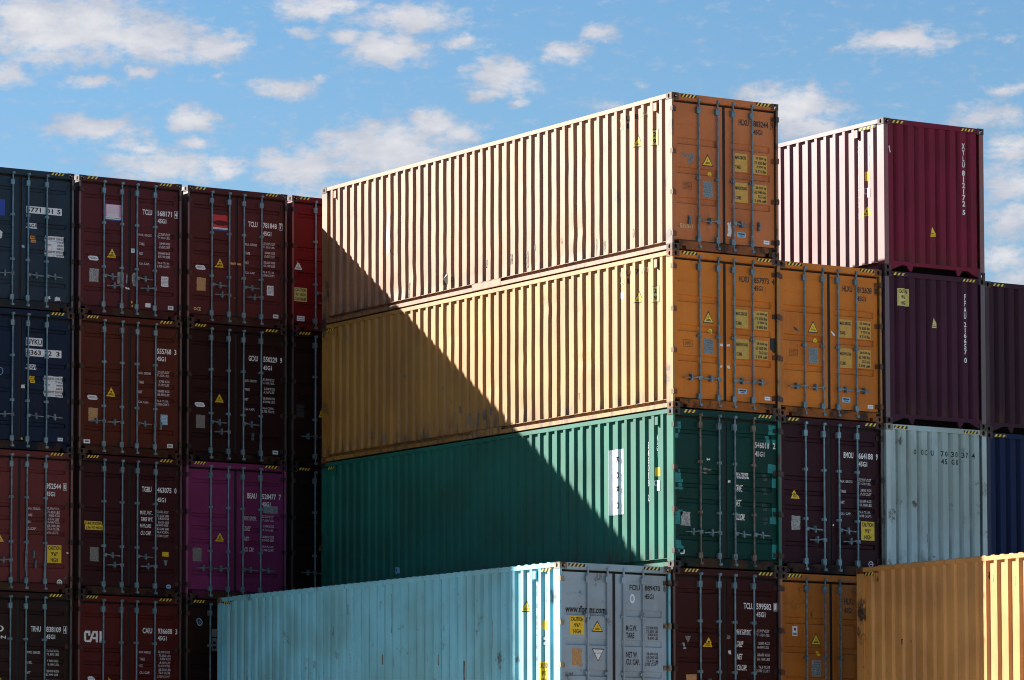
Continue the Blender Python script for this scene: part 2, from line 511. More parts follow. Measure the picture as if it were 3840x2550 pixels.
def conform(bm, surf, lift, du=0., dv=0.):
    S = SURF[surf]
    us = [v.co.x + du for v in bm.verts]; vs = [v.co.y + dv for v in bm.verts]
    if not us: return
    axis, br = S.breaks(min(us), max(us))
    lo, hi = (min(us), max(us)) if axis == 'u' else (min(vs), max(vs))
    for b in br:
        if lo + 1e-4 < b < hi - 1e-4:
            co = (b - du, 0, 0) if axis == 'u' else (0, b - dv, 0)
            no = (1, 0, 0) if axis == 'u' else (0, 1, 0)
            bmesh.ops.bisect_plane(bm, geom=bm.verts[:] + bm.edges[:] + bm.faces[:], plane_co=co, plane_no=no, dist=1e-5)
    for v in bm.verts: v.co = S.pt(v.co.x + du, v.co.y + dv, lift)

FONTCACHE = {}
def glyphs(s, spacing=1.0, stack=False):
    """2-D text mesh normalised so that the cap height is 1 and the lower left corner is the origin"""
    k = (s, spacing, stack)
    if k in FONTCACHE: return FONTCACHE[k]
    cu = bpy.data.curves.new('lettering', 'FONT'); cu.body = '\n'.join(s) if stack else s
    cu.size = 1; cu.resolution_u = 2; cu.offset = .024; cu.space_character = spacing
    if stack: cu.align_x = 'CENTER'; cu.space_line = .82
    ob = bpy.data.objects.new('lettering', cu)
    me = bpy.data.meshes.new_from_object(ob)
    bpy.data.objects.remove(ob); bpy.data.curves.remove(cu)
    xs = [v.co.x for v in me.vertices] or [0, 1]; ys = [v.co.y for v in me.vertices] or [0, 1]
    r = (me, min(xs), max(xs), min(ys), max(ys)); FONTCACHE[k] = r
    return r

def lettering(parent, surf, s, u0, v0, u1, v1, mat, lift=.004, name='lettering', stack=False, rot=False, shear=0.):
    """text s filling the box u0..u1, v0..v1 of a surface"""
    me, x0, x1, y0, y1 = glyphs(s, 1.0, stack)
    bm = bmesh.new(); bm.from_mesh(me)
    for v in bm.verts:
        a, b = (v.co.x - x0) / (x1 - x0), (v.co.y - y0) / (y1 - y0)
        if rot: a, b = b, 1 - a
        v.co = (u0 + (u1 - u0) * (a + shear * (b - .5)), v0 + (v1 - v0) * b, 0)
    conform(bm, surf, lift)
    out = bpy.data.meshes.new('lettering'); bm.to_mesh(out); bm.free()
    out.materials.clear(); out.materials.append(mat)
    return link(name, out, parent)

def patch(parent, surf, polys, name, lift=.003, label=None):
    """flat sticker made of coloured polygons [(points, material)], each a hair above the one before"""
    me = bpy.data.meshes.new(name); bm = bmesh.new(); mats = []
    for i, (pts, mat) in enumerate(polys):
        b2 = bmesh.new(); b2.faces.new([b2.verts.new((p[0], p[1], 0)) for p in pts])
        conform(b2, surf, lift + .0012 * i)
        if mat not in mats: mats.append(mat)
        tmp = bpy.data.meshes.new('t'); 
        for f in b2.faces: f.material_index = mats.index(mat)
        b2.to_mesh(tmp); b2.free(); bm.from_mesh(tmp); bpy.data.meshes.remove(tmp)
    bm.to_mesh(me); bm.free()
    for m in mats: me.materials.append(m)
    o = link(name, me, parent)
    if label: o['label'] = label
    return o

def rect(u0, v0, u1, v1): return [(u0, v0), (u1, v0), (u1, v1), (u0, v1)]
def rough_rect(u0, v0, u1, v1, j=.012, n=5, seed=1):
    r = random.Random(seed); P = []
    for (a, b), (c, d) in zip(((u0, v0), (u1, v0), (u1, v1), (u0, v1)), ((u1, v0), (u1, v1), (u0, v1), (u0, v0))):
        for i in range(n):
            t = i / n; P.append((a + (c - a) * t + r.uniform(-j, j), b + (d - b) * t + r.uniform(-j, j)))
    return P
def oval(cu, cv, ru, rv, n=20): return [(cu + ru * math.cos(2 * math.pi * i / n), cv + rv * math.sin(2 * math.pi * i / n)) for i in range(n)]
def pill(u0, v0, u1, v1, n=8):
    r = (v1 - v0) / 2; c = (v0 + v1) / 2; P = []
    for i in range(n + 1): t = -math.pi / 2 + math.pi * i / n; P.append((u1 - r + r * math.cos(t), c + r * math.sin(t)))
    for i in range(n + 1): t = math.pi / 2 + math.pi * i / n; P.append((u0 + r + r * math.cos(t), c + r * math.sin(t)))
    return P

def triangle(parent, surf, cu, top, bot, half=None, rim=True, yel=None):
    half = half or (top - bot) * .54; yel = yel or YEL
    polys = []
    if rim: polys.append(([(cu - half * 1.18, bot - .018), (cu + half * 1.18, bot - .018), (cu, top + .035)], HAZB))
    polys.append(([(cu - half, bot), (cu + half, bot), (cu, top)], yel))
    h = top - bot
    for k, w in ((.30, .42), (.18, .55)):
        polys.append((rect(cu - half * w, bot + h * k - .006, cu + half * w, bot + h * k + .006), HAZB))
    if not rim: polys.append((rect(cu - half * .16, bot + h * .42, cu + half * .16, bot + h * .60), HAZB))
    else: polys.append(([(cu - .018, bot + h * .42), (cu + .02, bot + h * .46), (cu - .006, bot + h * .52), (cu + .012, bot + h * .66), (cu - .022, bot + h * .54), (cu + .002, bot + h * .49)], HAZB))
    return patch(parent, surf, polys, 'warning_triangle')

def sign(parent, surf, u0, v0, u1, v1, lines, mat=None, ink=None, name='caution_sign', gap=.16):
    o = patch(parent, surf, [(rect(u0, v0, u1, v1), mat or YEL)], name)
    n = len(lines); h = (v1 - v0) / n
    for i, (s, w) in enumerate(lines):
        cu = (u0 + u1) / 2; b = v1 - h * (i + 1)
        lettering(o.parent, surf, s, cu - (u1 - u0) * w / 2, b + h * gap, cu + (u1 - u0) * w / 2, b + h * (1 - gap), ink or BLACK, .0062, name='sign_lettering')
    return o

def fake_lines(u0, v0, u1, v1, n, mat, seed=0):
    """rows of tiny print as short strokes"""
    r = random.Random(seed); P = []
    h = (v1 - v0) / n
    for i in range(n):
        u = u0
        while u < u1 - .01:
            w = min(r.uniform(.02, .06), u1 - u); P.append((rect(u, v0 + h * i + h * .3, u + w, v0 + h * i + h * .62), mat)); u += w + .012
    return P
def data_plate(parent, surf, u0, v0, u1, v1, mat, seed=0, ink=None):
    return patch(parent, surf, [(rough_rect(u0, v0, u1, v1, .006, 5, seed), mat)] + ([] if ink is None else fake_lines(u0 + .02, v0 + .02, u1 - .02, v1 - .02, 6, ink, seed)), 'data_plate')

# ------------------------------------------------------------------ the container
BAR_SETS = {'wide': (-.593, -.165, .188, .620), 'left': (-.617, -.192, .165, .597)}
GUIDES = {'A1': (1.353,), 'A2': (1.955, .93), 'B': (1.940, 1.022)}
def cornerset(root, P, ends):
    for sx in (-1, 1):
        for ey in (0, 1):
            link('corner_post', cached(('post', sx, ey, ends[ey]), lambda: post_mesh(sx, ey, ends[ey] == 'door')), root, [P['post']])
            for tz in (0, 1):
                link('corner_casting', cached(('cast', sx, ey, tz), lambda: casting_mesh(sx, ey, tz)), root, [P['cast']])

def shell(root, P, dents=None):
    for sx in (-1, 1):
        link('top_rail', cached(('tr', sx), lambda: top_rail_mesh(sx)), root, [P['rail']])
        link('bottom_rail', cached(('br', sx), lambda: bottom_rail_mesh(sx)), root, [P['rail']])
    d = dents or (0, 0)
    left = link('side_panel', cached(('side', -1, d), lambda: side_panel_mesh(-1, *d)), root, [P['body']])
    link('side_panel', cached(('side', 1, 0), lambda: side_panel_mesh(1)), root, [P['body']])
    bp = P in (LBLUE, TAN)
    link('roof', cached(('roof', bp), lambda: roof_mesh(bp)), root, [P['body']])
    link('underframe', cached('under', underframe_mesh), root, [DARK])
    return left

def back_end(root, P):
    mb_key = 'back'
    def mk():
        mb = MB(); mb.box(-HW + .05, HW - .05, L - .10, L - .03, .1, 2.85); mb.box(-HW + CX, HW - CX, L - .1, L - .004, 2.79, 2.89); mb.box(-HW + CX, HW - CX, L - .1, L - .004, .02, .17)
        return mb.mesh('back')
    link('end_panel', cached(mb_key, mk), root, [P['body']])

def hazards(parent, surf_y, z, mats=None, spans=((-1.035, .335), (.690, .335)), k=(4, 4), h=.058):
    for (x, w), kk in zip(spans, k):
        o = link('hazard_stripe', cached(('hz', w, h, kk), lambda: hazard_mesh(w, h, 0, kk)), parent, mats or [HAZB, YELH], (x, surf_y, z))

def vents(side, ys=(.51, 11.68)):
    for y in ys:
        link('vent', cached('vent', vent_mesh), side, [side.material_slots[0].material], (0, y, 2.70))

def doors(root, P, kind, guides, bars=None, handles='A', barset='wide'):
    BAR_X = BAR_SETS[barset]
    hd = link('door_header', cached('hdr', header_mesh), root, [P['header']])
    link('door_sill', cached('sill', sill_mesh), root, [P['sill']])
    link('door_gasket', cached('gask', gasket_mesh), root, [RUBBER])
    bm_ = bars or GALV
    leaves = []
    for s in (-1, 1):
        d = link('door', cached(('door', kind, s), lambda: door_mesh(kind, s)), root, [P['door']]); leaves.append(d)
        for z in (2.600, 1.820, 1.060, .300):
            link('hinge', cached(('hinge', s), lambda: hinge_mesh(s)), d, [P['cast']], (0, 0, z))
    for i, x in enumerate(BAR_X):
        m = bm_[i] if isinstance(bm_, (list, tuple)) else bm_
        link('locking_bar', cached(('bar', i, guides, barset), lambda: bar_mesh(x, GUIDES[guides], 1)), leaves[i // 2], [m])
    HM = P.get('handle', GALVD)
    def hnd(i, z, sgn, ln):
        link('door_handle', cached(('hnd', sgn, ln), lambda: handle_mesh(ln, sgn)), leaves[i // 2], [HM], (BAR_X[i], BAR_Y, z))
    def broken(i, z, dx):
        link('door_handle', cached('hang', hanging_handle_mesh), leaves[i // 2], [HM], (BAR_X[i], BAR_Y, z))
        link('handle_catch', cached('catch', catch_mesh), leaves[i // 2], [HM], (BAR_X[i] + dx, DOOR_Y - .02, z))
    if handles == 'A':                                  # four handles in one row
        hnd(0, .575, -1, .40); hnd(1, .575, -1, .37); hnd(2, .575, 1, .34); hnd(3, .575, 1, .34)
    elif handles == 'A_broken':                         # the outer two hang down
        broken(0, .59, -.21); hnd(1, .575, -1, .37); hnd(2, .575, 1, .34); broken(3, .59, .16)
    elif handles == 'B':                                # two heights per leaf
        hnd(0, .835, 1, .37); hnd(1, .640, -1, .36); hnd(2, .835, 1, .37); hnd(3, .640, -1, .36)
    elif handles == 'B_row':
        hnd(0, .70, -1, .36); hnd(1, .70, -1, .36); hnd(2, .70, 1, .34); broken(3, .70, .14)
    elif handles == 'B_row4':
        hnd(0, .66, -1, .36); hnd(1, .66, -1, .36); hnd(2, .66, 1, .34); hnd(3, .66, 1, .34)
    elif handles == 'B_mixed':
        hnd(0, .835, 1, .37); hnd(1, .640, -1, .36); hnd(2, .835, 1, .37); broken(3, .60, -.19)
    elif handles == 'B_loose':
        hnd(0, .80, -1, .36); hnd(1, .64, -1, .36); broken(2, .80, .17); broken(3, .60, -.22)
    elif handles == 'L0':
        hnd(0, .72, -1, .36); hnd(1, .72, -1, .36); hnd(2, .72, 1, .36); hnd(3, .72, 1, .36)
    return hd, leaves[0], leaves[1]

GROUP = 'stacked shipping containers'
def container(x_left, y, z_top, label, P, ends=('door', 'plain'), dents=None, dz=0.):
    root = bpy.data.objects.new('shipping_container', None); COL.objects.link(root)
    root.location = (x_left + HW, y, z_top - H); root.empty_display_size = .5
    root['label'] = label; root['category'] = 'container'; root['group'] = GROUP
    cornerset(root, P, ends)
    left = shell(root, P, dents)
    back_end(root, P)
    return root, left

def palette(name, col, door=None, cast=None, rail=None, side=None, gloss=.5, gspec=1.0, **kw):
    """door and end colour col; same paint on the long sides, with more gloss and a tone set for the light there"""
    face = paint(name, col, **kw)
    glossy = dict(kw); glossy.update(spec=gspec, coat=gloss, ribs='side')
    body = paint(name + '_side', side or col, **glossy)  # painted tone allows for how the light falls on the sides
    k2 = dict(kw); k2['rust'] = 1.3
    dk = paint(name + '_rusty', tuple(c * .5 for c in col), **{**k2, 'rough': .6})
    k3 = dict(glossy); k3['rust'] = .75; k3['streak'] = .6
    po = paint(name + '_post', side or col, **k3)
    ct = paint(name + '_corner', cast or tuple(c * .30 + .003 for c in col), **{**k2, 'rough': .6, 'spec': .5})
    endf = paint(name + '_end', col, **{**kw, 'ribs': 'end', 'crease': .85})  # end ribs darkened in the paint to deepen their shading
    return {'body': body, 'endface': endf, 'face': face, 'door': paint(name + '_door', door, **kw) if door else face, 'rail': body, 'header': face, 'sill': dk, 'post': po, 'cast': ct}

def numbers(ld, rd, kind, code, num, chk, mat, typ='45G1', z=2.305, boxed=True, h=.115, zt=2.135, x0=.287, dx=0.):
    """owner code, serial, check digit and size code on the right leaf"""
    if code: lettering(rd, kind, code, x0 + dx, z - h, x0 + .228 + dx, z, mat, name='number_lettering')
    if num: lettering(rd, kind, num, .650 + dx, z - h, .990 + dx, z, mat, name='number_lettering')
    if chk:
        lettering(rd, kind, chk, 1.060 + dx, z - h, 1.112 + dx, z, mat, name='number_lettering')
        if boxed:
            u0, v0, u1, v1, t = 1.044 + dx, z - h - .018, 1.128 + dx, z + .018, .007
            patch(rd, kind, [(rect(u0, v0, u1, v0 + t), mat), (rect(u0, v1 - t, u1, v1), mat), (rect(u0, v0 + t, u0 + t, v1 - t), mat), (rect(u1 - t, v0 + t, u1, v1 - t), mat)], 'check_digit_frame')
    if typ: lettering(rd, kind, typ, .648 + dx, zt - .095, .855 + dx, zt, mat, name='size_lettering')

def weights(rd, kind, rows, mat, mat2=None, h=.055, u=.212, uv=.640, wide=None, wv=.31):
    """rows: (label, label top z, [(value, top z)])"""
    for lab, z, vals in rows:
        if lab:
            w = (wide or .031) * len(lab)
            lettering(rd, kind, lab, u, z - h, u + w, z, mat, name='weight_lettering')
        for s, zv in vals:
            w = min(wv, .0285 * len(s))
            lettering(rd, kind, s, uv + wv - w, zv - .052, uv + wv, zv, mat2 or mat, name='weight_lettering')

def W4(a, b, c, d, labels=('MAX. GROSS', 'TARE', 'NET', 'CU. CAP.'), zs=(1.795, 1.600, 1.395, 1.190), off=(.042, -.030)):
    return [(l, z, [(v[0], z + off[0]), (v[1], z + off[1])]) for l, z, v in zip(labels, zs, (a, b, c, d))]

# ------------------------------------------------------------------ paints of the yard
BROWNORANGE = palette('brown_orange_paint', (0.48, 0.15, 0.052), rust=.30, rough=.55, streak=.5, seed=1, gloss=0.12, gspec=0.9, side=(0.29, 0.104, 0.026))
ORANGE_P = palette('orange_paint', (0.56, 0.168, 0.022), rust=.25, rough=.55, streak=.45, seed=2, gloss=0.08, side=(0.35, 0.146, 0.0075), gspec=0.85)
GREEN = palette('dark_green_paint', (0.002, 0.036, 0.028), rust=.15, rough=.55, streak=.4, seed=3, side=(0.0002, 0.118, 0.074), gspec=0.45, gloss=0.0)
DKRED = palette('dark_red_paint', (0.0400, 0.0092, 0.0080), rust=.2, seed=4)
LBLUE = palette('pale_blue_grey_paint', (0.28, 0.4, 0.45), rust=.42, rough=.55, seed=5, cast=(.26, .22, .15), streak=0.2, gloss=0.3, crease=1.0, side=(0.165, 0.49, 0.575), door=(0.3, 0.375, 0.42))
PURPLE = palette('plum_paint', (0.0294, 0.0055, 0.0106), rust=.15, seed=6)
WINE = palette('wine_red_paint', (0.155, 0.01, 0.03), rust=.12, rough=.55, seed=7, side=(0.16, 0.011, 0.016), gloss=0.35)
PLUM2 = palette('dusky_plum_paint', (0.052, 0.0105, 0.027), rust=.15, seed=8)
PLUM3 = palette('grey_plum_paint', (0.034, 0.0095, 0.02), rust=.15, seed=9, gspec=0.4, gloss=0.0)
PGREY = palette('pale_grey_green_paint', (0.39, 0.49, 0.475), rust=.45, streak=.45, seed=10, cast=(.24, .22, .16))
NAVY = palette('navy_paint', (0.002, 0.0125, 0.052), rust=.15, seed=11, gspec=0.4, gloss=0.0)
SLATE = palette('slate_blue_paint', (0.0224, 0.0426, 0.0616), rust=.2, seed=12)
NAVY2 = palette('deep_navy_paint', (0.0065, 0.0184, 0.0432), rust=.15, seed=13)
BRICK = palette('brick_red_paint', (0.1350, 0.0270, 0.0257), rust=.25, seed=14)
DKBROWN = palette('dark_brown_paint', (0.0304, 0.0120, 0.0096), rust=.2, seed=15)
MAROON = palette('maroon_paint', (0.0896, 0.0174, 0.0202), rust=.2, seed=16)
CHOC = palette('chocolate_paint', (0.0858, 0.0165, 0.0088), rust=.2, seed=17)
AUBERG = palette('aubergine_paint', (0.0422, 0.0079, 0.0101), rust=.15, seed=18)
REDBR = palette('red_brown_paint', (0.0968, 0.0116, 0.0088), rust=.2, seed=19)
MAROON2 = palette('brown_maroon_paint', (0.0918, 0.0185, 0.0174), rust=.2, seed=20)
DEEPBR = palette('very_dark_brown_paint', (0.0240, 0.0056, 0.0052), rust=.15, seed=21)
MAGENTA = palette('magenta_paint', (0.185, 0.024, 0.095), rust=.15, seed=22)
BLACKBR = palette('black_brown_paint', (0.0208, 0.0080, 0.0056), rust=.15, seed=23)
RED = palette('bright_red_paint', (0.165, 0.007, 0.01), rust=.15, seed=24)
BLKR = palette('blackish_red_paint', (0.0176, 0.0048, 0.0048), rust=.15, seed=25)
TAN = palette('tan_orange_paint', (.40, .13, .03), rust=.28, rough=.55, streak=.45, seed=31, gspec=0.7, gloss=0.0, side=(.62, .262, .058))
BROWNOR2 = palette('darker_orange_paint', (.44, .135, .018), rust=.4, streak=.6, seed=41)  # orange paint made darker overall, with more rust and streaks
BLKB = palette('black_paint', (0.0120, 0.0048, 0.0048), rust=.15, seed=26)

def tz(t, base=0.): return base - t * TIER
XL = (-7.628, -5.0736, -2.5189, .0357); YL, ZL = 13.456, .0457

# ================================================================== central stack
r, s = container(0, 0, tz(0), 'brown-orange container topmost of the tall central stack, sunlit wavy side, black-lettered doors', BROWNORANGE, dents=(11, .40))
hd, ld, rd = doors(r, BROWNORANGE, 'A', 'A1', GALVM, 'A_broken')
hazards(hd, .001, 2.822, spans=((-1.0, .345), (.700, .345)))
numbers(ld, rd, 'A', 'HLXU', '803244', '9', BLACK, z=2.548, zt=2.385, x0=.312, dx=.035, boxed=True)
def ochre_block(rd, a, b, c, d, mat):
    for (u0, v0, u1, v1, lines) in ((.245, 1.562, .540, 1.905, (('MAX.GROSS', .28, 1.86), ('TARE', .14, 1.68))), (.250, .992, .547, 1.362, (('MAX.PAYLOAD', .29, 1.29), ('CUBE', .14, 1.11)))):
        o = patch(rd, 'A', [(rect(u0, v0, u1, v1), mat)], 'weight_panel')
        for t, w, z in lines: lettering(rd, 'A', t, u0 + .012, z - .062, u0 + .012 + w * .92, z, BLACK, .0065, name='weight_lettering')
    for (u0, v0, u1, v1, vals) in ((.672, 1.557, .990, 1.905, ((a[0], 1.875), (a[1], 1.795), (b[0], 1.715), (b[1], 1.635))), (.673, 1.015, .991, 1.362, ((c[0], 1.325), (c[1], 1.245), (d[0], 1.165), (d[1], 1.085)))):
        o = patch(rd, 'A', [(rect(u0, v0, u1, v1), mat)], 'weight_panel')
        for t, z in vals:
            w = .027 * len(t); lettering(rd, 'A', t, u1 - .02 - w, z - .058, u1 - .02, z, BLACK, .0065, name='weight_lettering')
ochre_block(rd, ('32 500 kg', '71 650 lbs'), ('3 950 kg', '8 710 lbs'), ('28 550 kg', '62 940 lbs'), ('76.3 m3', '2 694 cuft'), OCHRE)
def hl_stickers(ld, rd, arrow=False):
    triangle(ld, 'A', -.370, 1.795, 1.620, .105, yel=YEL)
    patch(ld, 'A', [(oval(-.302, 1.462, .045, .046, 12), YEL), (rect(-.330, 1.468, -.286, 1.474), HAZB), (rect(-.322, 1.452, -.290, 1.458), HAZB)], 'round_sticker')
    data_plate(ld, 'A', -.476, 1.035, -.263, 1.319, BLUEPL, 3, GALVD)
    u0, v0, u1, v1, t = -.932, 1.140, -.736, 1.269, .006
    patch(ld, 'A', [(rect(u0, v0, u1, v0 + t), BLACK), (rect(u0, v1 - t, u1, v1), BLACK), (rect(u0, v0 + t, u0 + t, v1 - t), BLACK), (rect(u1 - t, v0 + t, u1, v1 - t), BLACK)] + fake_lines(u0 + .03, v0 + .02, u1 - .03, v1 - .02, 4, BLACK, 4), 'text_frame')
    patch(rd, 'A', [(rect(.299, .345, .493, .440), BLUEST), (rect(.325, .395, .470, .420), BLACK), (rect(.355, .362, .440, .380), NAVYF)], 'blue_sticker')
    patch(rd, 'A', [(rect(.905, .262, 1.035, .330), WHITEP), (rect(.925, .285, 1.015, .308), BLUEST)], 'white_sticker')
hl_stickers(ld, rd)
patch(ld, 'A', [([(-.965, 1.80), (-.90, 1.80), (-.86, 1.775), (-.72, 1.80), (-.68, 1.79), (-.665, 1.71), (-.79, 1.60), (-.82, 1.66), (-.76, 1.715), (-.86, 1.745), (-.93, 1.73)], GREYPL)], 'peeled_sticker_mark')
patch(rd, 'A', [(rough_rect(.076, .345, .155, .600, .02, 4, 3), PAPER), (rough_rect(.205, .350, .243, .640, .012, 4, 4), PAPER)], 'torn_paper')
lettering(ld, 'A', '5315-1', -1.0, .42, -.72, .50, GHOST, name='chalk_lettering')
# sunlit side
vents(s)
def hl_side(s, top, ink2):
    lettering(s, 'side', top[0], -1.429 - .005, 2.585, -1.429 + .070, 2.685, BLACK, name='side_lettering')
    lettering(s, 'side', top[1], -1.155, 2.580, -1.155 + .062, 2.675, BLACK, name='side_lettering')
    lettering(s, 'side', '1', -1.417, 2.440, -1.417 + .03, 2.535, BLACK, name='side_lettering')
    lettering(s, 'side', top[2], -1.66, 2.585, -1.53, 2.685, GHOST, name='side_lettering')
    lettering(s, 'side', top[3], -1.07, 2.580, -.80, 2.675, GHOST, name='side_lettering')
    lettering(s, 'side', '45G', -1.66, 2.440, -1.50, 2.535, GHOST, name='side_lettering')
    triangle(s, 'side', -1.085, 2.24, 2.065, .10)
    o = patch(s, 'side', [(rect(-.640, 1.992, -.470, 2.292), HAZB), (rect(-.628, 2.004, -.482, 2.280), YEL2)], 'height_sign')
    for t, z in (('2', 2.16), ('9', 2.03)): lettering(s, 'side', t, -.590, z, -.540, z + .085, BLACK, .007, name='sign_lettering')
hl_side(s, ('U', '8', 'HLX', '03244'), BLACK)
patch(s, 'side', [(rough_rect(-9.735, 1.20, -9.555, 2.01, .02, 7, 9), BLUECHALK)], 'blue_paint_mark')
patch(s, 'side', [(rough_rect(-9.20, 1.78, -9.16, 1.90, .01, 4, 19), BLUECHALK), (rough_rect(-9.93, .62, -9.90, .86, .008, 4, 29), BLUECHALK)], 'blue_paint_mark')
for i, (y, z, w, h) in enumerate(((7.55, .40, .10, .22), (7.28, .32, .05, .16), (6.10, .52, .07, .14), (4.72, .42, .10, .34), (4.45, .62, .06, .12), (2.40, .36, .07, .30), (2.15, .34, .06, .2), (8.9, .34, .05, .3), (3.55, .64, .05, .1), (5.25, .5, .06, .2), (1.2, .45, .05, .14))):
    patch(s, 'side', [(rough_rect(-y - w / 2, z - h / 2, -y + w / 2, z + h / 2, .014, 7, 40 + i), SCUFF if i % 2 else RUSTY)], 'scuff_mark')

r, s = container(0, 0, tz(1), 'orange container in the central stack between the brown-orange one and the green one', ORANGE_P, dents=(23, .32))
hd, ld, rd = doors(r, ORANGE_P, 'A', 'A1', GALVM, 'A')
hazards(hd, .001, 2.822, spans=((-1.0, .345), (.700, .345)))
numbers(ld, rd, 'A', 'HLXU', '857973', '4', BLACK, z=2.530, zt=2.375, x0=.300, dx=.03, boxed=False)
ochre_block(rd, ('32 500 kg', '71 650 lbs'), ('3 900 kg', '8 600 lbs'), ('28 600 kg', '63 050 lbs'), ('76.3 m3', '2 694 cuft'), OCHRE2)
hl_stickers(ld, rd)
patch(rd, 'A', [([(1.035, 1.42), (1.09, 1.44), (1.10, 1.50), (1.156, 1.50), (1.156, 1.15), (1.10, 1.16), (1.06, 1.20), (1.03, 1.22)], HAZB)], 'black_repair_patch')
patch(rd, 'A', [(rough_rect(.045, 1.20, .115, 1.245, .01, 4, 6), PAPER), (rough_rect(.050, .80, .115, .85, .01, 4, 8), PAPER)], 'paper_scrap')
patch(ld, 'A', [(rough_rect(-.115, 1.195, -.045, 1.25, .01, 4, 5), PAPER), (rough_rect(-.11, .805, -.06, .845, .008, 4, 7), PAPER)], 'paper_scrap')
vents(s)
hl_side(s, ('U', '7', 'HLX', '57973'), BLACK)
patch(s, 'side', [(rect(-1.665, 2.19, -1.56, 2.30), WHITEP), (rect(-1.650, 2.21, -1.60, 2.28), BLUEST)], 'white_sticker')
for i, (y, z, w, h) in enumerate(((7.0, .60, .05, .2), (6.7, .42, .08, .24), (6.4, .38, .07, .26), (6.15, .44, .07, .2), (5.9, .5, .05, .18), (9.0, 1.5, .04, .08), (10.3, .42, .05, .16), (7.6, 1.1, .05, .07), (3.0, .5, .05, .12), (9.8, .3, .06, .12))):
    patch(s, 'side', [(rough_rect(-y - w / 2, z - h / 2, -y + w / 2, z + h / 2, .012, 7, 60 + i), RUSTY)], 'scuff_mark')
hz = link('hazard_stripe', cached(('hzs', 1), lambda: hazard_mesh(.30, .055, 0, 3)), s, [HAZB, YELH])
hz.rotation_euler = (0, 0, R(-90)); hz.location = (-PX - .004, 11.99, 2.74)

r, s = container(0, 0, tz(2), 'dark green container with teal repair patches and a white banner on its side', GREEN, dents=(37, .2))
hd, ld, rd = doors(r, GREEN, 'B', 'B', [RUSTY, GALVD, GALVD, RUSTY], 'B_row4')
hazards(hd, .001, 2.822, spans=((-.985, .30), (.700, .34)), k=(3, 4))
lettering(rd, 'B', '546018', .672, 2.265, 1.00, 2.378, DIMW, name='number_lettering')
lettering(rd, 'B', '2', 1.085, 2.265, 1.145, 2.378, WHITE, name='number_lettering')
lettering(rd, 'B', '45G1', .672, 2.11, .890, 2.205, DIMW, name='size_lettering')
for t, z, w in (('MAX.GROSS', 1.80, .30), ('TARE', 1.565, .15), ('NET', 1.29, .12), ('CU.CAP.', 1.035, .20)):
    lettering(rd, 'B', t, .235, z - .12, .235 + w, z, WHITE, name='weight_lettering', shear=.06)
GHOSTG = worn('ghost_green_lettering', (.06, .075, .06), (.01, .05, .04), .45, .62, 24)
for t, z in (('KGS', 1.80), ('LBS', 1.72), ('KGS', 1.545), ('LBS', 1.47), ('KGS', 1.25), ('LBS', 1.17), ('CUM', .99), ('CUFT', .91)):
    lettering(rd, 'B', t, .86, z - .055, .95, z, GHOSTG, name='weight_lettering')
for pts in (rect(-1.157, 2.45, -1.0, 2.66), rect(-1.157, 2.36, -1.06, 2.45), rect(-1.157, 1.60, -1.0, 1.80), rect(-1.157, 1.42, -.96, 1.60), rect(-1.157, .96, -.97, 1.05), rect(-1.157, .78, -1.0, .955), rect(-1.157, .27, -.955, .40), rect(-1.157, .40, -1.0, .50)):
    patch(ld, 'B', [(rough_rect(pts[0][0] + .004, pts[0][1], pts[2][0], pts[2][1], .008, 4, int(pts[0][1] * 99)), TEALP)], 'repair_patch')
for pts in (rect(.99, 2.52, 1.157, 2.70), rect(1.07, 2.36, 1.157, 2.52), rect(.93, 2.34, 1.02, 2.50), rect(.97, 1.82, 1.157, 1.98), rect(1.06, 1.50, 1.157, 1.81), rect(1.06, 1.00, 1.157, 1.25), rect(1.0, .88, 1.157, 1.0), rect(1.05, .24, 1.157, .52)):
    patch(rd, 'B', [(rough_rect(pts[0][0], pts[0][1], pts[2][0] - .004, pts[2][1], .008, 4, int(pts[0][1] * 99)), TEALP)], 'repair_patch')
data_plate(ld, 'B', -1.02, .76, -.80, 1.02, SILVER, 5)
patch(ld, 'B', [(rough_rect(-.42, 1.985, -.355, 2.02, .014, 4, 2), WHITEP), (rough_rect(-.50, 1.80, -.32, 1.83, .015, 5, 3), GREYPL), (rough_rect(-.50, 1.74, -.40, 1.76, .012, 4, 13), GREYPL)], 'paper_scrap')
patch(rd, 'B', [(rough_rect(.055, 1.60, .115, 1.64, .01, 4, 4), WHITEP)], 'paper_scrap')
patch(ld, 'B', [(rough_rect(-1.03, .24, -.93, .33, .01, 4, 6), WHITEP), (rect(-1.0, .27, -.96, .29), TEALP)], 'white_sticker')
vents(s)
b = patch(s, 'side', [(rect(-2.0, 1.07, -1.592, 2.285), WHITEP)], 'banner', .006)
MAROONINK = simple('maroon_ink', (.055, .006, .012), .5, 0, .3)
for t, z in (('K', 2.07), ('O', 1.79), ('R', 1.52), ('O', 1.23)):
    lettering(s, 'side', t, -1.755, z - .055, -1.690, z + .075, MAROONINK, .011, name='banner_lettering', rot=True)
PALEINK = simple('pale_pink_ink', (.70, .50, .50), .5, 0, .2)  # pale ink for the short strokes on the banner
for z in (2.03, 1.77, 1.50, 1.22):
    patch(s, 'side', [(rough_rect(-1.915, z, -1.885, z + .05, .006, 4, 2), PALEINK), (rough_rect(-1.865, z + .01, -1.83, z + .04, .006, 4, 3), PALEINK)], 'banner_mark', .010)
patch(s, 'side', [(rect(-.585, 1.688, -.462, 1.852), YEL)], 'yellow_tag')
patch(s, 'side', [(rect(-.594, 1.52, -.52, 1.535), WHITEP), (rect(-.594, 1.60, -.52, 1.615), WHITEP), (rect(-.594, 1.535, -.582, 1.60), WHITEP), (rect(-.555, 1.42, -.47, 1.615), WHITEP)], 'white_tag')
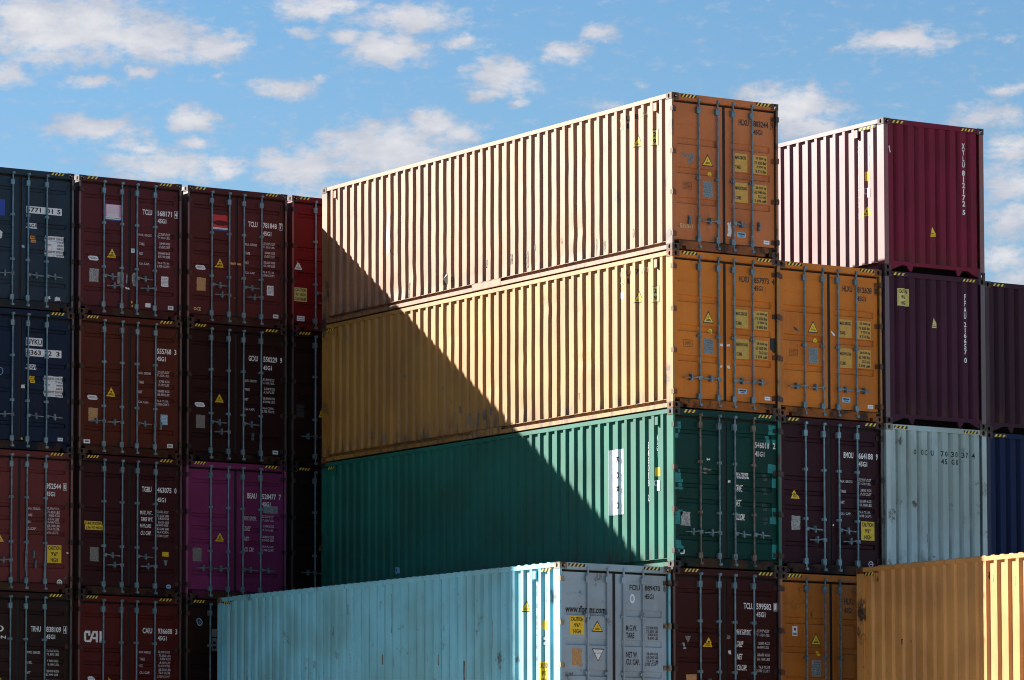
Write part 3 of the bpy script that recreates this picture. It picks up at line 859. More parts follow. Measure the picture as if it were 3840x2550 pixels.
lettering(s, 'side', '546018 2', -.835, 1.25, -.795, 2.34, WHITE, name='side_lettering', stack=True)
lettering(s, 'side', '45G1', -.560, 2.05, -.525, 2.45, WHITE, name='side_lettering', stack=True)
hz = link('hazard_stripe', cached(('hzs', 1), lambda: hazard_mesh(.30, .055, 0, 3)), s, [HAZB, YELH])
hz.rotation_euler = (0, 0, R(-90)); hz.location = (-PX - .004, 11.95, 2.74)
patch(s, 'side', [(rough_rect(-9.35, .42, -9.23, .55, .01, 4, 31), BLUEST), (rough_rect(-9.32, .46, -9.27, .52, .01, 4, 32), NAVYF)], 'small_sticker')

r, s = container(0, .02, tz(3), 'dark red container at the foot of the central stack right of the pale blue container', DKRED)
hd, ld, rd = doors(r, DKRED, 'B', 'B', GALV, 'B')
hazards(hd, .001, 2.822, spans=((-.97, .34), (.70, .36)))
numbers(ld, rd, 'B', 'TCLU', '599582', '1', WHITE, z=2.308, x0=.36, dx=.05, zt=2.15)
for t, z, w in (('MAX.GROSS', 1.82, .33), ('TARE', 1.60, .14), ('NET', 1.37, .12), ('CU.CAP.', 1.17, .22)):
    lettering(rd, 'B', t, .255, z - .105, .255 + w, z, WHITE, name='weight_lettering', shear=.05)
weights(rd, 'B', [('', 0, [('32.500 KGS', 1.83), ('71.650 LBS', 1.755), ('3.850 KGS', 1.60), ('8.490 LBS', 1.53), ('28.650 KGS', 1.39), ('63.160 LBS', 1.31), ('76.3 CU.M', 1.165), ('2.700 CU.FT', 1.095)])], DIMW, uv=.69)
triangle(ld, 'B', -.385, 1.655, 1.475, .11, rim=False)
patch(ld, 'B', [([(-.92, 1.66), (-.78, 1.66), (-.85, 1.53)], GREYPL)], 'inverted_triangle_sticker')
patch(ld, 'B', [(oval(-.97, 1.49, .05, .055, 12), HAZB), ([(-.96, 1.54), (-.90, 1.54), (-.89, 1.42), (-.97, 1.42), (-.93, 1.47)], SILVER)], 'scraped_sticker')
data_plate(ld, 'B', -.89, .78, -.66, .965, TANPL, 9)
patch(rd, 'B', [(rough_rect(.06, 1.35, .115, 1.43, .01, 4, 5), PAPER), (rough_rect(.03, 1.62, .1, 1.70, .02, 4, 6), GREYPL)], 'paper_scrap')

# ================================================================== pale blue container in front
r, s = container(-2.4754, .035, tz(3), 'pale blue container with caution signs, low in front of the green container', LBLUE, dents=(51, .16))
hd, ld, rd = doors(r, LBLUE, 'A', 'A2', LBLUE['door'], 'A')
hazards(hd, .001, 2.818, mats=[HAZB, YEL2], spans=((-1.03, .36), (.62, .36)), k=(4, 4))
numbers(ld, rd, 'A', 'FCIU', '889470', '8', BLACK, z=2.545, zt=2.39, x0=.312, dx=.03, boxed=False, h=.10)
lettering(ld, 'A', 'www.florens.com', -1.04, 2.005, -.165, 2.13, BLACK, name='web_lettering')
sign(ld, 'A', -.962, 1.612, -.650, 1.940, (('CAUTION', .86), ("9'6\"", .42), ('HIGH', .52)))
triangle(ld, 'A', -.366, 1.845, 1.690, .105)
data_plate(ld, 'A', -.914, 1.063, -.703, 1.360, TANPL, 12)
patch(ld, 'A', [([(-.485, 1.372), (-.217, 1.372), (-.352, 1.135)], HAZB), ([(-.462, 1.355), (-.240, 1.355), (-.352, 1.162)], WHITEP)] + fake_lines(-.42, 1.27, -.28, 1.345, 3, BLUEPL, 3), 'inverted_triangle_sticker')
patch(rd, 'A', [(oval(.404, 2.295, .055, .085), WHITEP), (oval(.404, 2.295, .03, .05), BLUEST)], 'oval_sticker')
for t, z, w in (('M.G.W.', 1.815, .24), ('TARE', 1.682, .18), ('NET W.', 1.335, .25), ('CU. CAP.', 1.205, .30)):
    lettering(rd, 'A', t, .262, z - .105, .262 + w, z, BLACK, name='weight_lettering')
weights(rd, 'A', [('', 0, [('32.500 KG', 1.805), ('71.650 LB', 1.742), ('3.900 KG', 1.680), ('8.600 LB', 1.618), ('28.600 KG', 1.335), ('63.050 LB', 1.272), ('76.4 CU.M', 1.205), ('2.700 CU.FT', 1.143)])], BLACK, uv=.665, wv=.30)
lettering(s, 'side', 'FCIU 889470 8', -.812, 1.15, -.768, 2.52, GREYPL, name='side_lettering', stack=True)
lettering(s, 'side', '45G1', -.520, 2.10, -.485, 2.50, GREYPL, name='side_lettering', stack=True)
triangle(s, 'side', -1.10, 2.235, 2.075, .09)
patch(s, 'side', [(rect(-.578, 1.702, -.475, 1.873), YEL)], 'yellow_tag')
for z in (1.425, 1.515):
    patch(s, 'side', [(rect(-.575, z, -.500, z + .075), BLACK), (rect(-.565, z + .010, -.490, z + .065), WHITEP)], 'white_tag')
sign(s, 'side', -.655, .72, -.425, 1.13, (('CAUTION', .86), ("9'6\"", .42), ('HIGH', .52)))
vents(s, (.80, 11.62))
hz = link('hazard_stripe', cached(('hzs', 1), lambda: hazard_mesh(.30, .055, 0, 3)), s, [HAZB, YEL2])
hz.rotation_euler = (0, 0, R(-90)); hz.location = (-PX - .004, 11.95, 2.745)
hz = link('hazard_stripe', cached(('hzs', 2), lambda: hazard_mesh(.36, .055, 0, 3)), s, [HAZB, YEL2])
hz.rotation_euler = (0, 0, R(-90)); hz.location = (-PX - .004, .60, 2.745)
for i, (y, z, w, h) in enumerate(((5.9, 1.38, .016, .20), (5.55, 1.32, .014, .16), (4.30, 1.34, .012, .14), (3.95, 1.30, .018, .2), (9.3, .55, .015, .2), (8.7, .5, .016, .16), (8.0, .75, .012, .5), (5.6, 2.25, .010, .75), (2.2, 1.7, .010, .5), (3.1, .9, .02, .7), (3.5, 1.1, .012, .5), (10.4, 1.0, .012, 1.0), (7.2, 2.4, .03, .2), (11.72, 1.9, .014, 1.4), (8.55, 1.6, .012, .4))):
    patch(s, 'side', [(rough_rect(-y - w / 2, z - h / 2, -y + w / 2, z + h / 2, .004, 6, 80 + i), GREYPL if i % 3 else RUSTY)], 'scuff_mark')

# ================================================================== columns to the right
XR1, YR1 = 2.4749, .083
r, s = container(XR1, YR1, tz(1), 'orange container beside the central stack, under the lone wine-red container at its right', ORANGE_P)
hd, ld, rd = doors(r, ORANGE_P, 'A', 'A1', GALVM, 'A')
hazards(hd, .001, 2.822, spans=((-1.0, .345), (.700, .345)))
numbers(ld, rd, 'A', 'HLXU', '812628', '1', BLACK, z=2.545, zt=2.37, x0=.300, dx=.03, boxed=True)
ochre_block(rd, ('32 500 kg', '71 650 lbs'), ('3 950 kg', '8 710 lbs'), ('28 550 kg', '62 940 lbs'), ('76.3 m3', '2 694 cuft'), OCHRE)
hl_stickers(ld, rd)
patch(ld, 'A', [([(-.85, 1.70), (-.83, 1.70), (-.79, 1.62), (-.70, 1.60), (-.70, 1.63), (-.76, 1.66), (-.80, 1.64)], GREYPL)], 'scuff_mark')
patch(rd, 'A', [([(.04, 1.66), (.07, 1.66), (.15, 1.60), (.13, 1.57), (.09, 1.60)], WHITEP)], 'paper_scrap')

r, s = container(XR1, YR1, tz(2), 'plum-brown container with a yellow caution sign on the right door, beside the green one', PURPLE)
hd, ld, rd = doors(r, PURPLE, 'B', 'B', GALV, 'B')
hazards(hd, .001, 2.822, spans=((-1.03, .29), (.78, .31)), k=(3, 3))
numbers(ld, rd, 'B', 'BMOU', '664188', '9', WHITE, z=2.315, x0=.300, dx=.025, boxed=False, zt=2.155)
weights(rd, 'B', W4(('32.500 KGS', '71.650 LBS'), ('3.850 KGS', '8.490 LBS'), ('28.650 KGS', '63.160 LBS'), ('76.4 CU.M.', '2.698 CU.FT.')), DIMW, u=.245, uv=.665)
triangle(ld, 'B', -.815, 1.555, 1.385, .105, rim=False)
data_plate(ld, 'B', -.905, .807, -.701, 1.067, SILVER, 15)
sign(rd, 'B', .725, .680, 1.038, 1.033, (('CAUTION', .86), ("9'6\"", .42), ('HIGH', .52)))
patch(rd, 'B', [(oval(.95, .235, .060, .060), PINKW), (oval(.95, .235, .040, .040), PURPLE['door']), (rect(.92, .228, .99, .244), PINKW)], 'round_emblem')
patch(rd, 'B', [(oval(.07, .93, .018, .018, 8), WHITEP)], 'paper_scrap')

r, s = container(XR1, YR1, tz(3), 'orange container low down, half hidden behind the tan container at the lower right', BROWNOR2)
hd, ld, rd = doors(r, BROWNOR2, 'A', 'A1', GALVD, 'A')
hazards(hd, .001, 2.822, spans=((-1.05, .345), (.700, .345)))
lettering(rd, 'A', 'HLXU', .312, 2.36, .55, 2.48, BLACK, name='number_lettering')
lettering(rd, 'A', '812203', .68, 2.36, 1.0, 2.48, BLACK, name='number_lettering')
lettering(rd, 'A', '45G1', .312, 2.20, .50, 2.30, BLACK, name='size_lettering')
triangle(ld, 'A', -.355, 1.785, 1.60, .105)
patch(ld, 'A', [(oval(-.30, 1.43, .045, .046, 12), YEL)], 'round_sticker')
patch(ld, 'A', [(rect(-.90, 1.74, -.785, 1.92), WHITEP), (oval(-.842, 1.865, .028, .030), REDD), (rect(-.885, 1.755, -.80, 1.80), BLUEPL)], 'notice_sticker')
data_plate(ld, 'A', -.46, 1.0, -.24, 1.31, SILVER, 25, GALVD)

XR2, YR2 = 4.946, .037
NP = {'A': 1}
def closed_end(root, P, hz=True):
    h = link('end_header', cached('eh', end_header_mesh), root, [P['header']])
    link('end_sill', cached('es', end_sill_mesh), root, [P['header']])
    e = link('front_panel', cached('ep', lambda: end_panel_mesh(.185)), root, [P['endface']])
    hazards(h, .002, 2.815, spans=((-1.02, .32), (.66, .34)), k=(3, 4), h=.05)
    return e

r, s = container(XR2, YR2, tz(0), 'lone wine-red container standing on top at the far right, one sunlit side', WINE, ends=('plain', 'plain'), dents=(61, .1))
e = closed_end(r, WINE)
lettering(e, 'end', 'XYLU', .690, 2.11, .768, 2.575, WHITE, name='number_lettering', stack=True)
lettering(e, 'end', '812172', .690, 1.36, .768, 2.055, WHITE, name='number_lettering', stack=True)
lettering(e, 'end', '5', .694, 1.20, .764, 1.295, WHITE, name='number_lettering')
patch(e, 'end', [([(-.095, .715), (.070, .725), (-.050, .905)], YEL), (rect(-.075, .775, .0, .785), HAZB), (rect(-.075, .745, .02, .755), HAZB)], 'warning_triangle')
patch(e, 'end', [([(-1.09, 2.36), (-1.06, 2.38), (-1.05, 2.30), (-1.03, 2.25), (-1.06, 2.24), (-1.07, 2.30)], PINKW)], 'chalk_mark')
vents(s, (.81, 11.62))
lettering(s, 'side', 'XYLU 812172 5', -.815, 1.08, -.770, 2.46, WHITE, name='side_lettering', stack=True)
lettering(s, 'side', '45G1', -.515, 2.02, -.475, 2.45, WHITE, name='side_lettering', stack=True)
patch(s, 'side', [(rect(-.582, 1.765, -.468, 1.945), YEL)], 'yellow_tag')
patch(s, 'side', [(rect(-.595, 1.515, -.52, 1.63), PINKW), (rect(-.585, 1.53, -.53, 1.615), WINE['body']), (rect(-.545, 1.45, -.468, 1.63), WHITEP)], 'white_tag')
triangle(s, 'side', -.545, 1.285, 1.095, .12, rim=False)
hz = link('hazard_stripe', cached(('hzs', 3), lambda: hazard_mesh(.50, .055, 0, 4)), s, [HAZB, YELH])
hz.rotation_euler = (0, 0, R(-90)); hz.location = (-PX - .004, .74, 2.745)

r, s = container(XR2, YR2, tz(1), 'dusky plum container with a vertical white number, beneath the lone wine-red one', PLUM2, ends=('plain', 'plain'))
e = closed_end(r, PLUM2)
lettering(e, 'end', 'FFAU', .700, 2.10, .765, 2.575, WHITE, name='number_lettering', stack=True)
lettering(e, 'end', '216657', .700, 1.42, .765, 2.04, WHITE, name='number_lettering', stack=True)
lettering(e, 'end', '0', .702, 1.255, .765, 1.36, WHITE, name='number_lettering')
sign(e, 'end', -.889, 2.246, -.618, 2.578, (('CAUTION', .80), ("9'6\"", .42), ('HIGH', .52)), YEL2)
patch(e, 'end', [([(-.08, 1.875), (.085, 1.885), (-.034, 2.065)], YEL2), (rect(-.07, 1.93, .0, 1.94), HAZB), (rect(-.07, 1.90, .02, 1.91), HAZB)], 'warning_triangle')

r, s = container(XR2, YR2, tz(2), 'pale grey-green container with spaced black numbers on its closed end', PGREY, ends=('plain', 'plain'))
e = closed_end(r, PGREY)
for t, u, z in (('O', -.545, 2.445), ('O', -.368, 2.445), ('C', -.282, 2.445), ('U', -.122, 2.445), ('7', .122, 2.445), ('0', .215, 2.445), ('3', .372, 2.445), ('0', .460, 2.445), ('3', .628, 2.445), ('7', .715, 2.445), ('4', .878, 2.445), ('4', .126, 2.300), ('5', .205, 2.300), ('G', .380, 2.300), ('1', .485, 2.300)):
    lettering(e, 'end', t, u, z - .105, u + (.058 if t != '1' else .03), z, BLACK, name='number_lettering')
patch(e, 'end', [(rough_rect(-.235, .62, -.205, .86, .012, 5, 5), GREYPL), (rough_rect(-.10, .42, -.05, .45, .012, 5, 7), GREYPL)], 'scuff_mark')

XR3 = XR2 + W + .035
r, s = container(XR3, YR2 + .06, tz(1) - .02, 'grey-plum container cut by the right picture edge, beside the dusky plum one', PLUM3, ends=('plain', 'plain'))
e = closed_end(r, PLUM3)
r, s = container(XR3, YR2 + .06, tz(2) - .02, 'navy blue container at the right picture edge beside the pale grey-green one', NAVY, ends=('plain', 'plain'))
e = closed_end(r, NAVY)

# tan container in the foreground at lower right
r, s = container(3.06, -1.37 - L, -8.68, 'tan container lying nearest at the lower right, half its side sunlit', TAN, dents=(71, .16))
doors(r, TAN, 'A', 'A1', GALV, 'A')
vents(s, (11.66,))
hz = link('hazard_stripe', cached(('hzs', 1), lambda: hazard_mesh(.30, .055, 0, 3)), s, [HAZB, YELH])
hz.rotation_euler = (0, 0, R(-90)); hz.location = (-PX - .004, 11.98, 2.735)
for i, (y, z, w, h) in enumerate(((10.95, 1.5, .03, .10), (10.7, 1.5, .015, .05), (8.66, 2.55, .02, .12), (8.55, 2.50, .02, .1), (7.2, 2.62, .03, .12))):
    patch(s, 'side', [(rough_rect(-y - w / 2, z - h / 2, -y + w / 2, z + h / 2, .008, 6, 120 + i), HAZB)], 'scuff_mark')

# ================================================================== the left block, doors to the camera
NUDGE = []
def leftbox(c, t, label, P, dx=0., **kw):
    r, s = container(XL[c] + dx, YL, tz(t, ZL), label, P)
    hd, ld, rd = doors(r, P, kw.get('kind', 'B'), kw.get('guides', 'B'), kw.get('bars', GALV), kw.get('handles', 'B'), 'left')
    NUDGE.append((ld, rd, -dx))
    if kw.get('hz', True): hazards(hd, .001, 2.825, spans=((-1.045, .30), (.672, .335)), k=(4, 4) if t else (3, 4))
    return r, s, ld, rd

def plates(rd, kind, rows, mat=WHITEP):
    for t, u0, v0, u1, v1, split in rows:
        patch(rd, kind, [(rect(u0, v0, u1, v1), mat)], 'number_plate')
        h = v1 - v0
        a = 0.
        for part, ua, ub in split:
            lettering(rd, kind, part, ua, v0 + h * .17, ub, v1 - h * .17, BLACK, .0065, name='number_lettering')
def weight_label(rd, seed):
    o = patch(rd, 'B', [(rough_rect(.556, 1.14, .992, 1.567, .006, 6, seed), WHITEP)], 'weight_label')
    for i, (t, u, w) in enumerate((('MAX. GROSS WT.', .565, .24), ('32 500 KG', .83, .15), ('71 650 LB', .82, .16), ('TARE WT.', .565, .14), ('3 940 KG', .83, .15), ('8 680 LB', .83, .15), ('MAX. CARGO WT.', .565, .24), ('28 560 KG', .83, .15), ('62 970 LB', .82, .16))):
        z = 1.535 - (0, 0, 1, 2, 2, 3, 4, 4, 5)[i] * .068
        lettering(rd, 'B', t, u, z - .042, u + w, z, BLACK, .0065, name='weight_lettering')
    patch(rd, 'B', [(rough_rect(.232, 1.40, .345, 1.545, .008, 4, seed), ORANGE if seed == 1 else YEL)] + fake_lines(.245, 1.41, .335, 1.53, 3, BLACK, seed), 'small_sign')

r, s, ld, rd = leftbox(0, 0, 'slate blue container at the left picture edge, top of its stack, white number plates', SLATE, kind='B', guides='B', handles='L0', dx=-.02)
plates(rd, 'B', (('', .115, 2.005, .940, 2.150, (('5771', .125, .455), ('01', .565, .735), ('5', .83, .91))), ('', .110, 1.690, .367, 1.805, (('45G1', .122, .355),))))
weight_label(rd, 1)
patch(ld, 'B', [(rect(-.62, 1.90, -.37, 2.24), simple('bright_blue_foil', (.01, .05, .35), .45, 0, .2))], 'logo_panel')
patch(ld, 'B', [(pill(-.66, 1.42, -.415, 1.60), WHITEP)], 'oval_sticker')
patch(rd, 'B', [(rough_rect(.58, .26, .68, .31, .015, 4, 3), PAPER), (rough_rect(.79, .235, .92, .31, .015, 4, 4), PAPER), (rough_rect(.02, 1.27, .08, 1.33, .01, 4, 5), BLUEST)], 'paper_scrap')

r, s, ld, rd = leftbox(0, 1, 'deep navy container at the left picture edge, second from the top, white number plates', NAVY2, handles='L0')
plates(rd, 'B', (('', .132, 2.165, .512, 2.330, (('NYKU', .142, .500),)), ('', .130, 1.950, .955, 2.105, (('4363', .140, .48), ('72', .565, .725), ('3', .83, .91))), ('', .132, 1.675, .375, 1.785, ())))
lettering(rd, 'B', '45G1', .14, 1.69, .365, 1.77, NAVY2['door'], .0065, name='size_lettering')
weight_label(rd, 2)
patch(ld, 'B', [(oval(-.46, 1.60, .075, .085), BLUEST), (oval(-.46, 1.60, .060, .070), NAVY2['door'])], 'round_emblem')
patch(rd, 'B', [(rect(.88, .235, 1.0, .305), WHITEP), (rect(.90, .255, .98, .285), BLUEST)], 'white_sticker')
patch(ld, 'B', [(rough_rect(-.115, 1.48, -.065, 1.53, .008, 4, 3), WHITEP)], 'paper_scrap')
patch(rd, 'B', [(rough_rect(.025, 1.28, .105, 1.35, .012, 4, 3), PAPER), (rough_rect(.03, .22, .07, .26, .008, 4, 13), YEL)], 'paper_scrap')

r, s, ld, rd = leftbox(0, 2, 'brick red container at the left picture edge with a large yellow caution sign', BRICK, handles='B_loose', bars=GALV)
numbers(ld, rd, 'B', '', '952544', '0', WHITE, z=2.255, zt=2.085, dx=-.025)
weights(rd, 'B', [('MAX. GROSS', 1.750, [('32.500 KGS', 1.765), ('71.650 LBS', 1.690)]), ('TARE', 1.612, [('3.860 KGS', 1.622), ('8.510 LBS', 1.550)]), ('NET', 1.475, [('28.640 KGS', 1.485), ('63.140 LBS', 1.410)]), ('CU.CAP.', 1.335, [('76.3 CU.M.', 1.345), ('2.690 CU.FT.', 1.270)])], PINKW, u=.185, uv=.63)
sign(rd, 'B', .659, .624, .985, .990, (('CAUTION', .86), ("9'6\"", .48), ('HIGH', .50)))
triangle(ld, 'B', -.455, 1.20, 1.01, .115, rim=False)
patch(rd, 'B', [(oval(.948, .225, .062, .065), WHITEP), (oval(.948, .225, .040, .043), BRICK['door']), (rect(.912, .217, .984, .233), WHITEP), (rect(.940, .187, .956, .263), WHITEP)], 'round_emblem')
patch(rd, 'B', [(rough_rect(1.07, .31, 1.11, .345, .008, 4, 3), BLUEST), (rough_rect(1.10, .83, 1.15, .85, .006, 4, 13), WHITEP)], 'paper_scrap')

r, s, ld, rd = leftbox(0, 3, 'dark brown container at the lower left picture edge with a cut-off white word', DKBROWN)
numbers(ld, rd, 'B', 'TRHU', '838109', '4', WHITE, z=2.215, zt=2.055, x0=.295)
weights(rd, 'B', W4(('32.500 KGS', '71.650 LBS'), ('3.700 KGS', '8.160 LBS'), ('28.800 KGS', '63.490 LBS'), ('76.4 CU.M.', '2.700 CU.FT.'), zs=(1.705, 1.50, 1.29, 1.09)), DIMW, u=.205, uv=.635)
lettering(ld, 'B', 'TRITON', -.86, 1.935, -.275, 2.0, WHITE, name='logo_lettering')
patch(ld, 'B', [(oval(-.40, 2.14, .075, .06), WHITE), (oval(-.425, 2.145, .06, .045), DKBROWN['door'])], 'round_emblem')
triangle(ld, 'B', -.455, 1.24, 1.05, .115, rim=False)

r, s, ld, rd = leftbox(1, 0, 'maroon container with a pink and white foil panel on its left door', MAROON, dx=-.025)
numbers(ld, rd, 'B', 'TCLU', '168171', '4', WHITE)
wts = lambda rd, a, b, c, d, m=PINKW, **k: weights(rd, 'B', W4(a, b, c, d), m, **k)
wts(rd, ('32.500 KGS', '71.650 LBS'), ('3.840 KGS', '8.460 LBS'), ('28.660 KGS', '63.190 LBS'), ('76.4 CU.M.', '2.700 CU.FT.'))
patch(ld, 'B', [(rect(-.590, 2.005, -.215, 2.345), PINK), (rect(-.560, 2.045, -.275, 2.335), PALEPINK), (rect(-.590, 2.030, -.215, 2.085), WHITEP), (rect(-.590, 2.000, -.215, 2.030), NAVYF)] + fake_lines(-.575, 2.035, -.235, 2.08, 1, BLUEPL, 2) + [(rect(-.55, z, -.29, z + .005), PINKW) for z in (2.27, 2.235, 2.18)], 'foil_panel')
def common_left(ld, rd, tri=(-.430, 1.42, 1.235), plate=SILVER, pill_v=True, st=True):
    if tri: triangle(ld, 'B', tri[0], tri[1], tri[2], .108, rim=False)
    if pill_v: patch(ld, 'B', [(pill(-.981, 1.140, -.741, 1.240), WHITEP)] + fake_lines(-.93, 1.16, -.79, 1.22, 2, BLUEPL, 5), 'oval_sticker')
    if plate: data_plate(ld, 'B', -.960, .697, -.745, .972, plate, 7)
    if st: patch(rd, 'B', [(rect(.905, .235, 1.035, .315), WHITEP), (rect(.925, .258, 1.01, .292), BLUEPL)], 'white_sticker')
common_left(ld, rd, plate=SILVER)
data_plate(rd, 'B', .741, .713, .914, .922, WHITEP, 8, GREYPL)
patch(ld, 'B', [([(-.30, .93), (-.20, .955), (-.15, .93), (-.155, .72), (-.20, .66), (-.30, .70)], SILVER), ([(-.085, .93), (-.06, .88), (-.075, .70), (-.10, .75)], SILVER)], 'scraped_patch')
patch(rd, 'B', [([(.04, .90), (.09, .955), (.15, .95), (.15, .66), (.07, .68), (.04, .78)], SILVER), (rect(.365, .25, .49, .335), WHITEP)], 'scraped_patch')
patch(ld, 'B', [(rough_rect(-.11, .595, .0 - .02, .63, .012, 5, 3), WHITEP)], 'paper_scrap')
patch(rd, 'B', [(rect(.02, 1.37, .105, 1.475), WHITEP), (rect(.035, 1.40, .09, 1.44), BLUEST), (oval(.04, .33, .02, .025, 8), YEL), (oval(.055, .25, .02, .025, 8), YEL)], 'small_label')

r, s, ld, rd = leftbox(1, 1, 'chocolate brown container below the pink foil panel one, tan plate on its left door', CHOC, handles='B_row')
numbers(ld, rd, 'B', '', '555768', '3', WHITE, boxed=False)
wts(rd, ('32.500 KGS', '71.650 LBS'), ('3.700 KGS', '8.160 LBS'), ('28.800 KGS', '63.490 LBS'), ('76.4 CU.M.', '2.700 CU.FT.'))
common_left(ld, rd, plate=TANPL)
data_plate(rd, 'B', .741, .713, .914, .922, BLUEST, 8, WHITEP)
patch(ld, 'B', [(rect(-1.07, .225, -.92, .31), WHITEP), (rect(-1.04, .25, -.95, .285), GREYPL)], 'white_sticker')

r, s, ld, rd = leftbox(1, 2, 'aubergine container with a wide yellow caution label, left of the magenta one', AUBERG, dx=.02)
numbers(ld, rd, 'B', 'TGBU', '463075', '0', WHITE, z=2.30, zt=2.085, boxed=False, dx=.02)
for t, z, w in (('MAX. WT.', 1.80, .29), ('TARE WT.', 1.66, .29), ('PAYLOAD', 1.525, .26), ('CU. CAP.', 1.375, .25)):
    lettering(rd, 'B', t, .282, z - .085, .282 + w, z, WHITE, name='weight_lettering', shear=.05)
weights(rd, 'B', [('', 0, [('32.500 KGS', 1.815), ('71.650 LBS', 1.735), ('3.820 KGS', 1.675), ('8.420 LBS', 1.595), ('28.680 KGS', 1.54), ('63.230 LBS', 1.46), ('76.4 CU.M.', 1.39), ('2.700 CU.FT.', 1.31)])], DIMW, uv=.665, wv=.29)
sign(ld, 'B', -1.026, 1.344, -.612, 1.528, (('CAUTION', .90), ("2.9m 9'6\" HIGH", .88)))
data_plate(ld, 'B', -.903, .697, -.703, .988, GREYPL, 17)
patch(rd, 'B', [(rect(.80, .86, .95, .955), YEL)] + fake_lines(.815, .87, .935, .945, 2, OCHRE, 3), 'small_sign')
patch(rd, 'B', [([(.83, .78), (.93, .78), (.90, .72), (.86, .72)], BLUEPL), (oval(.88, .70, .028, .028), BLUEPL)], 'small_emblem')
patch(rd, 'B', [(oval(.955, .235, .058, .048), BLUEST), (rect(.925, .225, .985, .245), NAVYF)], 'oval_sticker')

r, s, ld, rd = leftbox(1, 3, 'red-brown container at the lower left with a big white three-letter logo', REDBR, dx=.018)
numbers(ld, rd, 'B', 'CAIU', '936688', '3', WHITE, z=2.262, zt=2.105, dx=.055, boxed=False)
weights(rd, 'B', [('MAX GROSS', 1.785, [('32.500 KGS', 1.80), ('71.650 LBS', 1.72)]), ('TARE', 1.64, [('3.830 KGS', 1.655), ('8.440 LBS', 1.575)]), ('NET', 1.50, [('28.670 KGS', 1.51), ('63.210 LBS', 1.43)]), ('CU. CAP.', 1.36, [('76.4 CU.M.', 1.365), ('2.700 CU.FT.', 1.285)])], PINKW, u=.275, uv=.70)
# the logo: square C joined to a leaning A, then I
t = .050
patch(ld, 'B', [(rect(-1.030, 1.965, -1.030 + t, 2.115), WHITE), ([(-1.030, 2.115), (-1.030 + t, 2.105), (-.99, 2.155), (-1.0, 2.16)], WHITE), (rect(-1.0, 2.110, -.885, 2.160), WHITE), (rect(-.935, 2.060, -.885, 2.110), WHITE), (rect(-1.0, 1.925, -.905, 1.970), WHITE), ([(-1.030, 1.965), (-1.0, 1.925), (-.99, 1.970), (-.98, 1.975)], WHITE), ([(-.925, 1.925), (-.870, 1.925), (-.775, 2.160), (-.830, 2.160)], WHITE), (rect(-.785, 2.110, -.715, 2.160), WHITE), (rect(-.760, 1.925, -.712, 2.112), WHITE), (rect(-.835, 1.990, -.760, 2.030), WHITE), (rect(-.675, 1.925, -.625, 2.160), WHITE)], 'logo_lettering')
triangle(ld, 'B', -.43, 1.22, 1.03, .108, rim=False)
patch(ld, 'B', [(oval(-.85, 1.17, .085, .06), WHITEP)], 'oval_sticker')

r, s, ld, rd = leftbox(2, 0, 'brown-maroon container topping its stack, with a red foil panel on its left door', MAROON2)
numbers(ld, rd, 'B', 'TCLU', '781848', '7', WHITE, z=2.258, zt=2.075)
wts(rd, ('32.500 KGS', '71.650 LBS'), ('3.840 KGS', '8.460 LBS'), ('28.660 KGS', '63.190 LBS'), ('76.4 CU.M.', '2.700 CU.FT.'))
patch(ld, 'B', [(rect(-.570, 2.065, -.215, 2.335), REDF), (oval(-.39, 2.165, .19, .055), MAROON2['door']), (rect(-.570, 2.030, -.215, 2.065), WHITEP), (rect(-.570, 1.995, -.215, 2.030), NAVYF)] + fake_lines(-.55, 2.035, -.235, 2.06, 1, BLUEPL, 2), 'foil_panel')
common_left(ld, rd, plate=TANPL, tri=(-.40, 1.41, 1.225))
data_plate(rd, 'B', .750, .716, .914, .918, WHITEP, 18, BLUEPL)
patch(ld, 'B', [(rough_rect(-.150, 1.305, -.018, 1.350, .006, 4, 3), ORANGE), (rect(-.06, .52, -.02, .60), WHITEP)], 'seal_tape')
patch(rd, 'B', [(rough_rect(.018, 1.300, .115, 1.345, .006, 4, 5), ORANGE)], 'seal_tape')
lettering(ld, 'B', 'OCE', -1.03, .27, -.86, .34, GHOST, name='chalk_lettering')

r, s, ld, rd = leftbox(2, 1, 'very dark brown container between the red foil panel one and the magenta one', DEEPBR, handles='B_mixed')
numbers(ld, rd, 'B', 'GCXU', '550229', '9', WHITE, z=2.30, zt=2.11, boxed=False, dx=.02)
wts(rd, ('32.500 KGS', '71.650 LBS'), ('3.700 KGS', '8.160 LBS'), ('28.800 KGS', '63.490 LBS'), ('76.4 CU.M.', '2.700 CU.FT.'), DIMW)
common_left(ld, rd, plate=GREYPL, tri=(-.40, 1.44, 1.26))

r, s, ld, rd = leftbox(2, 2, 'magenta container in the left block, the only pink-purple one', MAGENTA, handles='B_row4')
numbers(ld, rd, 'B', 'BEAU', '528477', '7', WHITE, z=2.285, zt=2.115, boxed=False)
for t, z, w in (('MAX.GROSS', 1.80, .30), ('TARE', 1.58, .15), ('NET', 1.36, .11), ('CU. CAP.', 1.14, .23)):
    lettering(rd, 'B', t, .222, z - .095, .222 + w, z, PINKW, name='weight_lettering', shear=.05)
weights(rd, 'B', [('', 0, [('32.500 KGS', 1.83), ('71.650 LBS', 1.75), ('3.700 KGS', 1.625), ('8.160 LBS', 1.55), ('28.800 KGS', 1.40), ('63.490 LBS', 1.33), ('76.4 CU.M.', 1.195), ('2.700 CU.FT.', 1.12)])], DIMW, uv=.65, wv=.29)
common_left(ld, rd, plate=None, tri=(-.373, 1.415, 1.235), pill_v=False, st=False)
data_plate(ld, 'B', -1.028, .795, -.818, 1.075, GREYPL, 27)
